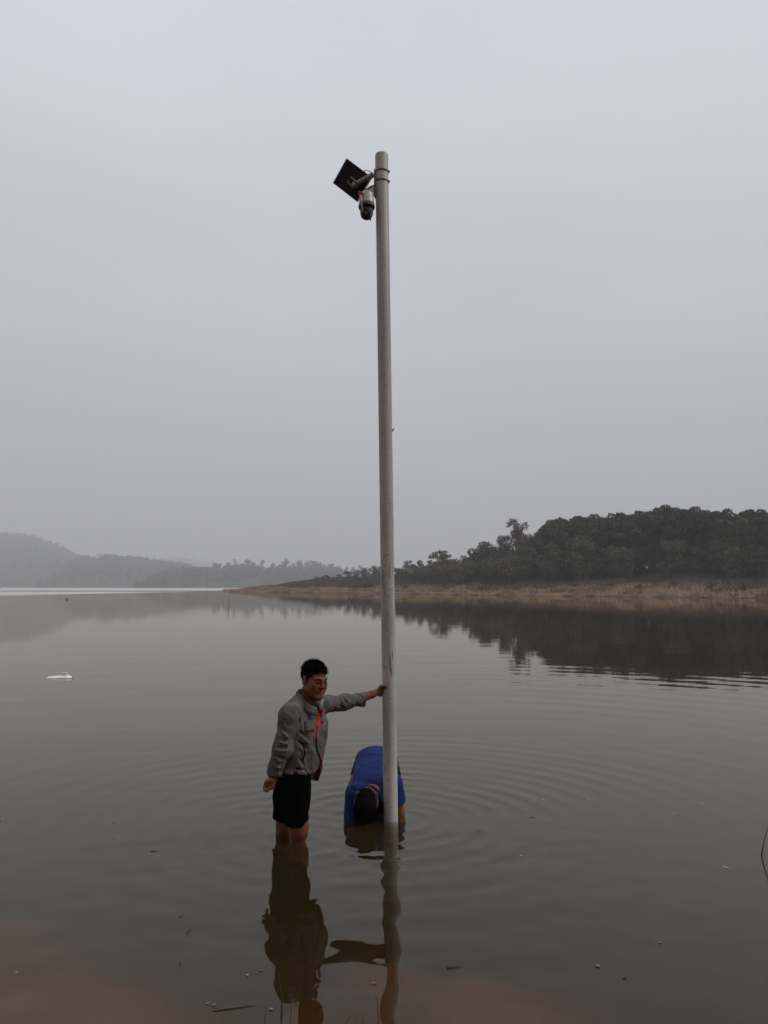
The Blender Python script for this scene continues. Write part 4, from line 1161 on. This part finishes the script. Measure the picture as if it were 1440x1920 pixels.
# ------------------------------------------------------------------ steel pole
def pole_material():
    m, n, l, b = mat_new("galvanised_paint")
    b.inputs['Roughness'].default_value = 0.55; b.inputs['Specular IOR Level'].default_value = 0.35
    t = n.new('ShaderNodeTexCoord')
    def noise(scale, stretch, det=4):
        mp = n.new('ShaderNodeMapping'); mp.inputs['Scale'].default_value = stretch; l.new(t.outputs['Object'], mp.inputs[0])
        z = n.new('ShaderNodeTexNoise'); z.inputs['Scale'].default_value = scale; z.inputs['Detail'].default_value = det; l.new(mp.outputs[0], z.inputs['Vector'])
        return z.outputs['Fac']
    def rng_(v, a, b_, c=0.0, d=1.0):
        q = n.new('ShaderNodeMapRange'); q.inputs['From Min'].default_value = a; q.inputs['From Max'].default_value = b_; q.inputs['To Min'].default_value = c; q.inputs['To Max'].default_value = d
        l.new(v, q.inputs['Value']); return q.outputs[0]
    def mixc(f, a, b_):
        q = n.new('ShaderNodeMix'); q.data_type = 'RGBA'; l.new(f, q.inputs[0])
        for k, s in ((6, a), (7, b_)):
            if isinstance(s, tuple): q.inputs[k].default_value = (*s, 1)
            else: l.new(s, q.inputs[k])
        return q.outputs[2]
    def mul(a, b_):
        q = n.new('ShaderNodeMath'); q.operation = 'MULTIPLY'; l.new(a, q.inputs[0]); l.new(b_, q.inputs[1]); return q.outputs[0]
    sp = n.new('ShaderNodeSeparateXYZ'); l.new(t.outputs['Object'], sp.inputs[0])
    # the lower end is scrubbed to a paler coat, the upper end is darker
    base = mixc(rng_(sp.outputs['Z'], 0.5, 5.6), (0.46, 0.465, 0.455), (0.20, 0.20, 0.195))
    c = mixc(rng_(noise(5, (1, 1, 0.35)), 0.35, 0.7), base, (0.255, 0.255, 0.245))
    c = mixc(rng_(noise(26, (1, 1, 2.2)), 0.58, 0.70, 0, 0.5), c, (0.13, 0.12, 0.10))
    low = rng_(sp.outputs['Z'], 3.4, 2.0)
    c = mixc(mul(mul(rng_(noise(60, (1, 1, 0.55), 3), 0.64, 0.68), rng_(noise(7, (1, 1, 0.5), 2), 0.48, 0.62)), low), c, (0.075, 0.065, 0.052))     # chips
    c = mixc(mul(rng_(noise(34, (1, 1, 0.12), 2), 0.66, 0.69, 0, 0.8), low), c, (0.10, 0.09, 0.07))                                              # scrapes along the shaft
    c = mixc(mul(rng_(noise(120, (0.15, 0.15, 1.0), 2), 0.64, 0.72, 0, 0.4), rng_(noise(3, (1, 1, 1), 2), 0.5, 0.6)), c, (0.17, 0.155, 0.135))          # scuffs round it
    l.new(c, b.inputs['Base Color'])
    bp = n.new('ShaderNodeBump'); bp.inputs['Strength'].default_value = 0.12; bp.inputs['Distance'].default_value = 0.004
    l.new(noise(40, (1, 1, 0.6)), bp.inputs['Height']); l.new(bp.outputs[0], b.inputs['Normal'])
    return m
M_pole = pole_material()
M_steel = mat("dull_steel", (0.20, 0.19, 0.175), (0.13, 0.12, 0.11), scale=30, rough=0.5, metal=0.3)
M_dark = mat("dark_steel", (0.05, 0.046, 0.042), (0.03, 0.028, 0.026), scale=30, rough=0.55)
M_cell = mat("panel_back", (0.012, 0.012, 0.014), (0.008, 0.008, 0.010), scale=10, rough=0.75, spec=0.15)
M_rim = mat("panel_edge", (0.45, 0.45, 0.45), (0.38, 0.38, 0.38), scale=20, rough=0.4, metal=0.4)
M_plastic = mat("pale_plastic", (0.31, 0.305, 0.30), (0.26, 0.255, 0.25), scale=20, rough=0.45)
M_gloss = mat("black_plastic", (0.007, 0.007, 0.008), (0.010, 0.010, 0.011), scale=20, rough=0.5, spec=0.3)
M_tag = mat("red_tag", (0.33, 0.010, 0.014), (0.26, 0.008, 0.010), scale=30, rough=0.6)

pole = empty("steel_pole", "tall grey steel pole standing upright in the lake beside the two men", "pole")
pole.location = tuple(pole_c(-0.55))
pb, pt_ = pole_c(-0.55), pole_c(5.18)
axp = N(pt_ - pb); Lp = np.linalg.norm(pt_ - pb)
lean_q = Vector((0, 0, 1)).rotation_difference(Vector(axp)).to_euler()
pole.rotation_euler = lean_q
prof = [(0, PR), (Lp * .25, PR), (Lp * .5, PR), (Lp * .75, PR), (Lp - 0.004, PR), (Lp, PR - 0.003)]
mb = MB(); nS = 48
for z, r in prof: mb.v += [(r * math.cos(2 * math.pi * k / nS), r * math.sin(2 * math.pi * k / nS), z) for k in range(nS)]
for i in range(len(prof) - 1):
    mb.f += [(i * nS + k, i * nS + (k + 1) % nS, (i + 1) * nS + (k + 1) % nS, (i + 1) * nS + k) for k in range(nS)]
shaft = mb.build("shaft", M_pole, pole)
# pressed cap, a little domed
mb = MB(); capr = [(PR - 0.0035, Lp - 0.002), (PR - 0.004, Lp + 0.004), (PR * 0.7, Lp + 0.009), (0.001, Lp + 0.011)]
for r, z in capr: mb.v += [(r * math.cos(2 * math.pi * k / nS), r * math.sin(2 * math.pi * k / nS), z) for k in range(nS)]
for i in range(len(capr) - 1):
    mb.f += [(i * nS + k, i * nS + (k + 1) % nS, (i + 1) * nS + (k + 1) % nS, (i + 1) * nS + k) for k in range(nS)]
mb.build("cap", M_pole, pole)
# weld seam ring near the waterline foot and a rusty stub on the right side
zs = at(735, 806, 5.885)[2] + 0.55
mb = MB().tube([(PR - 0.004, 0, zs - 0.012), (PR + 0.006, 0, zs - 0.004), (PR + 0.010, 0, zs + 0.012)], [0.005, 0.006, 0.002], 7)
mb.tube([(PR + 0.004, 0, zs), (PR + 0.017, 0.002, zs + 0.006)], [0.004, 0.0015], 6)
mb.build("rusty_stub", mat("rust", (0.07, 0.022, 0.012), (0.04, 0.015, 0.01), scale=60, rough=0.9), pole)
bpy.context.view_layer.update()

# ------------------------------------------------------------------ solar panel on its arm
sol = empty("solar_panel", "small black solar panel tilted on an arm at the top of the pole", "solar panel")
plate_c = at(701, 331, 5.86)
sol.location = tuple(plate_c)
bpy.context.view_layer.update()
Yt = 5.95
c0, c1 = at(651, 297.5, Yt), at(697, 332.5, Yt - 0.05)
c2 = min((at(625.4, 343.5, Yt + q) for q in np.linspace(-0.2, 0.6, 400)), key=lambda w: abs((w - c0) @ (c1 - c0)))
e1, e2 = c1 - c0, c2 - c0
e2 = e2 - e1 * (e1 @ e2) / (e1 @ e1)                  # keep it a true rectangle
nrm = N(np.cross(e1, e2)); nrm = nrm if nrm[2] > 0 else -nrm
pc = c0 + (e1 + e2) / 2
child(MB().box(pc, e1 / 2 * 0.985, e2 / 2 * 0.985, nrm * 0.007).build("panel", M_cell, None, smooth=False, bevel=0.001), sol)
cells = MB()
for i in range(4):
    for j in range(4):
        cells.box(pc + e1 * ((i + .5) / 4 - .5) * .94 + e2 * ((j + .5) / 4 - .5) * .94 + nrm * 0.0082, e1 / 8 * .9, e2 / 8 * .9, nrm * 0.001)
child(cells.build("cells", mat("solar_cells", (0.008, 0.010, 0.03), (0.006, 0.008, 0.02), scale=20, rough=0.15), None, smooth=False), sol)
for s, (u, v) in enumerate(((e1, e2), (e1, -e2), (e2, e1), (e2, -e1))):
    child(MB().box(pc + v / 2, u / 2, N(v) * 0.0016, nrm * 0.0095).build("frame_bar", M_rim, None, smooth=False), sol)
hg = pc - nrm * 0.012 + e1 * 0.03 + e2 * 0.03
u1 = N(e1); v1 = np.cross(nrm, u1)
j0 = at(665.5, 346, 5.92)
# half-round hinge bracket between the panel and the arm
mb = MB()
hb = N(j0 - hg); hs = N(np.cross(hb, nrm)); ht = N(np.cross(hs, hb))
for sgn in (-1, 1):
    o_ = hs * 0.022 * sgn
    prof_ = [hg + o_ - ht * 0.035, hg + o_ + ht * 0.035] + [j0 + o_ + 0.028 * (math.cos(a) * ht + math.sin(a) * hb) for a in np.linspace(0, math.pi, 9)]
    V = prof_ + [q + hs * 0.004 for q in prof_]
    k = len(prof_)
    mb.add(V, [tuple(range(k)), tuple(range(2 * k - 1, k - 1, -1))] + [(i, i + k, (i + 1) % k + k, (i + 1) % k) for i in range(k)])
child(mb.build("hinge_bracket", M_steel, None, smooth=False), sol)
child(MB().box(hg + nrm * 0.004, ht * 0.04, hs * 0.034, nrm * 0.004).build("hinge_plate", M_steel, None, smooth=False), sol)
arm_end = at(700.5, 327, 5.865)
child(MB().tube([j0, j0 + (arm_end - j0) * 0.1, arm_end], [0.021, 0.021, 0.021], 14).build("arm", M_steel, None), sol)
child(MB().tube([j0 + np.array([0, 0, -.028]), j0 + np.array([0, 0, .012])], [0.026, 0.024], 16).build("knuckle", M_steel, None), sol)
zc = at(701, 331, 5.86)[2]
pcz = pole_c(zc)
child(MB().box(pcz + np.array([-PR - 0.006, -0.004, -0.002]), (0.006, 0, 0), (0, 0.022, 0), (0, 0, 0.068)).build("mounting_plate", M_steel, None, smooth=False, bevel=0.002), sol)
for dz in (at(715, 323, 5.885)[2], at(715, 341.5, 5.885)[2]):
    c = pole_c(dz)
    mb = MB(); nn = 40
    ringp = [(PR + 0.0005, -0.006), (PR + 0.0035, -0.006), (PR + 0.0035, 0.006), (PR + 0.0005, 0.006)]
    for r, z in ringp: mb.v += [(c[0] + r * math.cos(2 * math.pi * k / nn), c[1] + r * math.sin(2 * math.pi * k / nn), c[2] + z) for k in range(nn)]
    for i in range(3): mb.f += [(i * nn + k, i * nn + (k + 1) % nn, (i + 1) * nn + (k + 1) % nn, (i + 1) * nn + k) for k in range(nn)]
    band = child(mb.build("clamp_band", M_dark, None), sol)
    child(MB().tube([c + np.array([PR, -.012, 0]), c + np.array([PR + .013, -.012, 0])], [0.0085, 0.0075], 6).build("screw_housing", M_dark, None), band)
cab = [pc + e1 * .5 - e2 * .12 + np.array([-.005, 0, 0.0]), at(684, 319, 5.78), at(690, 320, 5.80), at(696, 323, 5.82), at(697, 329, 5.84), at(699, 331, 5.85)]
child(MB().tube(cab, 0.0032, 7).build("cable", M_dark, None), sol)

# ------------------------------------------------------------------ dome security camera
sec = empty("security_camera", "pale dome security camera with black globe hanging under the solar panel", "security camera")
ct = at(687.5, 364.5, 5.82)
sec.location = tuple(at(703, 358, 5.86))
bpy.context.view_layer.update()
def lathe(c, prof_, n=32):
    mb = MB()
    for r, z in prof_: mb.v += [(c[0] + r * math.cos(2 * math.pi * k / n), c[1] + r * math.sin(2 * math.pi * k / n), c[2] + z) for k in range(n)]
    for i in range(len(prof_) - 1): mb.f += [(i * n + k, i * n + (k + 1) % n, (i + 1) * n + (k + 1) % n, (i + 1) * n + k) for k in range(n)]
    return mb
k_ = 0.00425 / 0.88
child(lathe(ct, [(0.002, 0.012), (0.034, 0.012), (0.051, 0.006), (0.055, -0.004), (0.060, -0.075), (0.063, -0.088), (0.050, -0.089)]).build("housing", M_plastic, None), sec)
child(lathe(ct, [(0.050, -0.0885), (0.0635, -0.089), (0.065, -0.104), (0.0635, -0.116), (0.050, -0.118)]).build("collar_ring", M_gloss, None), sec)
child(lathe(ct, [(0.0495, -0.112), (0.0515, -0.135), (0.0505, -0.160), (0.045, -0.182), (0.033, -0.198), (0.016, -0.207), (0.001, -0.209)]).build("dome", M_gloss, None), sec)
lens = child(MB().tube([ct + np.array([-.010, -.03, -.178]), ct + np.array([-.016, -.052, -.190])], [0.020, 0.017], 18).build("lens", M_gloss, None), sec)
zb = at(703, 356, 5.86)[2]; pz = pole_c(zb)
mb = MB()
tp = [ct + np.array([-0.018, 0, 0.026]), ct + np.array([0.030, 0, 0.062]), pz + np.array([-PR - 0.004, 0, 0.05]), pz + np.array([-PR - 0.004, 0, -0.045]), ct + np.array([0.045, 0, 0.010]), ct + np.array([-0.018, 0, 0.010])]
V = [q + np.array([0, -.021, 0]) for q in tp] + [q + np.array([0, .021, 0]) for q in tp]
mb.add(V, [tuple(range(5, -1, -1)), tuple(range(6, 12))] + [(i, (i + 1) % 6, (i + 1) % 6 + 6, i + 6) for i in range(6)])
child(mb.build("wall_bracket", M_steel, None, smooth=False, bevel=0.004), sec)
child(MB().box(pz + np.array([-PR - 0.002, 0, 0.0]), (0.004, 0, 0), (0, 0.024, 0), (0, 0, 0.055)).build("bracket_plate", M_steel, None, smooth=False, bevel=0.002), sec)
a0, a1 = at(675.8, 366, 5.755), at(679.6, 397, 5.755)
child(MB().tube([a0, a0 * .9 + a1 * .1, a1], [0.0060, 0.0078, 0.0088], 10).build("antenna", M_plastic, None), sec)
a0, a1 = at(696, 398, 5.77), at(694.3, 414, 5.77)
child(MB().tube([a0, a1], [0.0050, 0.0046], 10).build("antenna", M_dark, None), sec)
tg = [at(672.5, 358, 5.765), at(675, 357.5, 5.755), at(679.5, 361, 5.75), at(682.5, 361, 5.765), at(681, 364, 5.755), at(674.5, 368.5, 5.75), at(672.2, 365, 5.76)]
mb = MB().add(tg + [q + np.array([0, .006, 0]) for q in tg], [tuple(range(7)), tuple(range(13, 6, -1))] + [(i, i + 7, (i + 1) % 7 + 7, (i + 1) % 7) for i in range(7)])
child(mb.build("red_tape", M_tag, None, smooth=False), sec)

# ------------------------------------------------------------------ things afloat and stems standing in the shallows
M_foam = mat("white_litter", (0.74, 0.72, 0.70), (0.60, 0.585, 0.57), scale=6, rough=0.7)
M_fleck = mat("pale_fleck", (0.38, 0.37, 0.35), (0.30, 0.29, 0.27), scale=20, rough=0.7)
M_dleaf = mat("brown_leaf", (0.17, 0.085, 0.042), (0.12, 0.06, 0.03), scale=40, rough=0.8)
M_pleaf = mat("pale_leaf", (0.17, 0.12, 0.075), (0.12, 0.085, 0.05), scale=40, rough=0.8)
M_twig = mat("dark_twig", (0.035, 0.027, 0.022), (0.022, 0.018, 0.015), scale=30, rough=0.9)
M_straw = mat("straw", (0.11, 0.065, 0.036), (0.075, 0.045, 0.026), scale=20, rough=0.9)
# crumpled white sheet, with a loop of its edge standing up
wb = on_water(113, 1271); sca = wb[1] / F
lit = empty("plastic_sheet", "crumpled white plastic sheet floating on the open water at left", "litter")
lit.location = tuple(wb); bpy.context.view_layer.update()
rs = np.random.RandomState(4)
mb = MB(); nx_, ny_ = 18, 7
top = lambda u: np.interp(u, [0, .08, .25, .45, .62, .75, .82, .9, 1], [.006, .016, .022, .034, .03, .036, .046, .026, .014])
for side in (1, 0):
    for i in range(nx_):
        for j in range(ny_):
            u = i / (nx_ - 1); v = j / (ny_ - 1) * 2 - 1
            wdt = 0.08 * (math.sin(math.pi * (0.12 + 0.8 * u)) ** 0.6) * (1 + 0.2 * math.sin(9 * u))
            z = (float(top(u)) * (1 - v * v) ** 0.5 + 0.010 * rs.rand() * (1 - abs(v)) + 0.004) if side else 0.0 - 0.012 * (1 - v * v)
            mb.v.append((wb[0] - 0.235 + 0.47 * u, wb[1] + v * wdt + 0.02 * math.sin(6 * u), z))
for i in range(nx_ - 1):
    for j in range(ny_ - 1):
        q = i * ny_ + j; mb.f.append((q, q + ny_, q + ny_ + 1, q + 1)); q += nx_ * ny_; mb.f.append((q, q + 1, q + ny_ + 1, q + ny_))
child(mb.build("sheet", M_foam, None), lit)
lp = [wb + np.array([.14, .02, .055]), wb + np.array([.10, .02, .085]), wb + np.array([.05, .02, .095]), wb + np.array([.0, .02, .100])]
child(MB().tube(lp, [.012, .009, .007, .004], 7).build("loose_edge", M_foam, None), lit)

def leaf_obj(name, px, py, wpx, ang, m, label, cat, group=None, thin=0.32, curl=0.25):
    c = on_water(px, py); L = 0.72 * wpx / F * math.hypot(c[1], CAM_Z)
    V, Fc = [], []
    n_ = 7
    for i in range(n_):
        u = i / (n_ - 1) * 2 - 1
        w = thin * L * 0.5 * (1 - u * u) ** 0.7 + 0.0006
        z = 0.001 + curl * L * 0.10 * u * u
        for v in (-1, 0, 1):
            V.append((u * L / 2, v * w * 1.2 + 0.08 * L * math.sin(2.5 * u + px), z + abs(v) * w * 0.15))
    for i in range(n_ - 1):
        for j in range(2): Fc.append((i * 3 + j, (i + 1) * 3 + j, (i + 1) * 3 + j + 1, i * 3 + j + 1))
    o = MB().add(V, Fc).build(name, m)
    s = o.modifiers.new('sol', 'SOLIDIFY'); s.thickness = 0.0007
    o.location = (c[0], c[1], 0.002); o.rotation_euler = (0, 0, math.radians(ang))
    o['label'] = label; o['category'] = cat
    if group: o['group'] = group
    return o
FL = [(911, 1458, 4), (904, 1447, 5), (987, 1463, 5), (916, 1432, 4), (925, 1484, 4), (989, 1512, 4), (1000, 1499, 4), (1018, 1500, 6), (1100, 1492, 5), (1104, 1500, 6), (1263, 1526, 5), (1300, 1527, 4), (1316, 1508, 7), (930, 1388, 5), (1052, 1394, 5), (1130, 1390, 5), (822, 1442, 5), (834, 1468, 4), (942, 1367, 4), (1290, 1494, 4), (977, 1605, 6)]
for px, py, w in FL:
    leaf_obj("foam_fleck", px, py, w, random.uniform(0, 180), M_fleck, "tiny white fleck floating on the water right of the pole", "fleck", "white flecks right of the pole", 0.6)
for px, py, w in [(464, 1829, 5), (31, 1824, 5), (4, 1537, 6), (362, 1487, 5), (541, 1291, 5), (508, 1305, 6), (623, 1348, 5), (634, 1363, 5)]:
    leaf_obj("foam_fleck", px, py, w, random.uniform(0, 180), M_fleck, "tiny white fleck floating on the water left of the pole", "fleck", "white flecks left of the pole", 0.6)
leaf_obj("floating_leaf", 998, 1532, 17, 8, M_dleaf, "orange-brown leaf floating right of the pole, the farther of two", "leaf", thin=0.22)
leaf_obj("floating_leaf", 895, 1558, 17, -35, M_dleaf, "orange-brown slim leaf floating right of the pole, nearest to it", "leaf", thin=0.18)
leaf_obj("floating_feather", 1362, 1627, 18, -55, M_fleck, "slim white feather floating near the right edge", "feather", thin=0.16)
leaf_obj("floating_leaf", 1237, 1768, 9, -25, M_pleaf, "small tan leaf floating alone at lower right", "leaf", thin=0.4)
leaf_obj("floating_leaf", 1121, 1812, 12, -40, M_pleaf, "pale crinkled leaf floating at lower right", "leaf", thin=0.5, curl=0.6)
leaf_obj("floating_leaf", 1172, 1835, 9, 10, M_twig, "dull dark leaf floating at lower right", "leaf", thin=0.5)
leaf_obj("floating_leaf", 211, 1574, 8, 5, M_dleaf, "small reddish leaf floating at left", "leaf", thin=0.3)
leaf_obj("floating_leaf", 489, 1820, 11, 5, M_dleaf, "reddish leaf floating left of the jacketed man's reflection", "leaf", thin=0.3)
leaf_obj("floating_leaf", 508, 1893, 10, 30, M_pleaf, "tan leaf floating among the stems at the bottom edge", "leaf", thin=0.6)
leaf_obj("floating_leaf", 214, 1544, 5, 20, M_twig, "tiny dark seed floating at left", "seed", thin=0.7)
leaf_obj("floating_leaf", 701, 1844, 13, 12, M_dleaf, "brown leaf floating beside the pole's reflection", "leaf", thin=0.35)

def twig(name, label, segs, Y, m, rad, cat, group=None, flat=False):
    """segs: lists of photo points of one plant, all standing at distance Y (or lying on the water)"""
    r = empty(name, label, cat, group)
    p0 = on_water(*segs[0][0]) if flat else at(*segs[0][0], Y)
    r.location = (p0[0], p0[1], 0.0); bpy.context.view_layer.update()
    for k, sgm in enumerate(segs):
        pts = [on_water(*q) + np.array([0, 0, rad]) if flat else at(*q, Y + 0.02 * math.sin(3.1 * k)) for q in sgm]
        n_ = len(pts)
        child(MB().tube(pts, [rad * (1 - 0.55 * i / max(n_ - 1, 1)) * (1 if k == 0 else 0.7) for i in range(n_)], 6).build("stem" if k == 0 else "side_stem", m, None), r)
    return r
Yb = on_water(527, 1912)[1]
twig("dry_sedge", "tall thin dark sedge stem rising at the bottom edge under the man's reflection", [[(527, 1914), (527.5, 1880), (526, 1850), (522, 1822)], [(529, 1909), (530, 1880), (528.5, 1851)]], Yb, M_twig, 0.0022, "stem")
twig("dry_umbel", "dark dead umbel with bent spokes standing in the shallows at the bottom edge", [[(544, 1925), (546, 1895), (549, 1874)], [(549, 1874), (540, 1862), (529, 1851)], [(549, 1874), (543, 1885), (529, 1908)], [(549, 1874), (545, 1862), (543, 1852)], [(549, 1874), (547, 1884), (540, 1894)], [(549, 1874), (552, 1881), (553, 1887)], [(541, 1852), (548, 1853), (556, 1854)], [(549, 1874), (556, 1873)]], on_water(544, 1922)[1], M_twig, 0.0020, "stem")
twig("dry_sedge", "short dark stem standing left of the dead umbel", [[(496, 1925), (498, 1900), (500, 1884)], [(498, 1904), (496, 1897)]], on_water(497, 1922)[1], M_twig, 0.0020, "stem")
twig("dry_grass_stem", "thin reddish stem standing left of the pole's reflection at the bottom edge", [[(711, 1928), (709, 1900), (707, 1885), (705, 1867)], [(709.5, 1905), (716, 1905), (719, 1904)], [(706, 1874), (704, 1869)]], on_water(711, 1926)[1], M_twig, 0.0020, "stem")
twig("curled_straw", "pale curled straw arching out of the water at the bottom edge", [[(648, 1926), (651, 1914), (657, 1905), (666, 1902)], [(683, 1900), (692, 1901), (699, 1905)], [(681, 1922), (682, 1908), (684, 1900)], [(666, 1902), (667, 1925)], [(668, 1907), (676, 1909), (680, 1913), (674, 1918)]], on_water(650, 1926)[1], M_straw, 0.0024, "straw")
twig("floating_stick", "brown stick floating on the water at the bottom edge", [[(421, 1893), (440, 1890), (462, 1886), (478, 1884)], [(421, 1893), (422, 1886)], [(421, 1893), (410, 1892), (400, 1888)], [(415, 1893), (404, 1896), (398, 1894)]], 0, M_straw, 0.0032, "stick", flat=True)
for q, lb in (((389, 1882), "left"), ((401, 1885), "right")):
    leaf_obj("floating_leaf", q[0], q[1], 10, 20, M_pleaf, "pale leaf at the end of the floating stick, the %s one of two" % lb, "leaf", thin=0.4)
twig("floating_twig", "V-shaped dark twig floating left of the man's reflection", [[(350, 1750), (352, 1745), (359, 1742)], [(350, 1750), (353, 1753), (359, 1753)]], 0, M_twig, 0.0028, "twig", flat=True)
twig("floating_twig", "small dark twig floating at left, forked at one end", [[(281, 1597), (288, 1597), (296, 1597)], [(287, 1597), (288, 1594)]], 0, M_twig, 0.0028, "twig", flat=True)
twig("floating_loop", "small loop of dark stem floating left of the man's reflection", [[(335, 1722), (340, 1716), (343, 1717), (339, 1723), (335, 1722)]], 0, M_twig, 0.0020, "twig", flat=True)
twig("floating_twig", "little dark upright-looking twig floating at lower left", [[(337, 1815), (338, 1808), (336, 1804)], [(338, 1808), (339, 1804)]], 0, M_twig, 0.0024, "twig", flat=True)
twig("floating_twig", "knobbly dark twig floating right of the pole's reflection", [[(838, 1816), (849, 1814), (863, 1812)], [(838, 1816), (840, 1811)], [(850, 1814), (853, 1811)]], 0, M_twig, 0.0028, "twig", flat=True)
twig("bent_reed", "thin dark reed leaning out of the water at the right edge", [[(1428, 1606), (1430, 1590), (1434, 1572), (1441, 1548)], [(1428, 1604), (1429, 1598), (1431, 1599)]], on_water(1428, 1606)[1], M_twig, 0.0042, "reed")
Yr = on_water(428, 1139)[1]
twig("reed_stake", "thin dark stake standing in the water before the tip of the spit", [[(428, 1140), (429.5, 1131), (429, 1124), (428, 1117)]], Yr, M_twig, 0.018, "stake")
wbird = on_water(125, 1124)
MB().add([(0, 0, 0)], []) if False else None
o = sdf_mesh("water_bird", lambda p: smin(s_ell(p, wbird + np.array([0, 0, .08]), (0.15, 0.08, 0.07)), s_cone(p, wbird + np.array([.10, 0, .10]), wbird + np.array([.13, 0, .22]), 0.04, 0.038), 0.03), wbird - 0.4, wbird + 0.45, 0.025, M_twig, None, 1)
o['label'] = "tiny dark bird-like speck on the far water at left"; o['category'] = "bird"
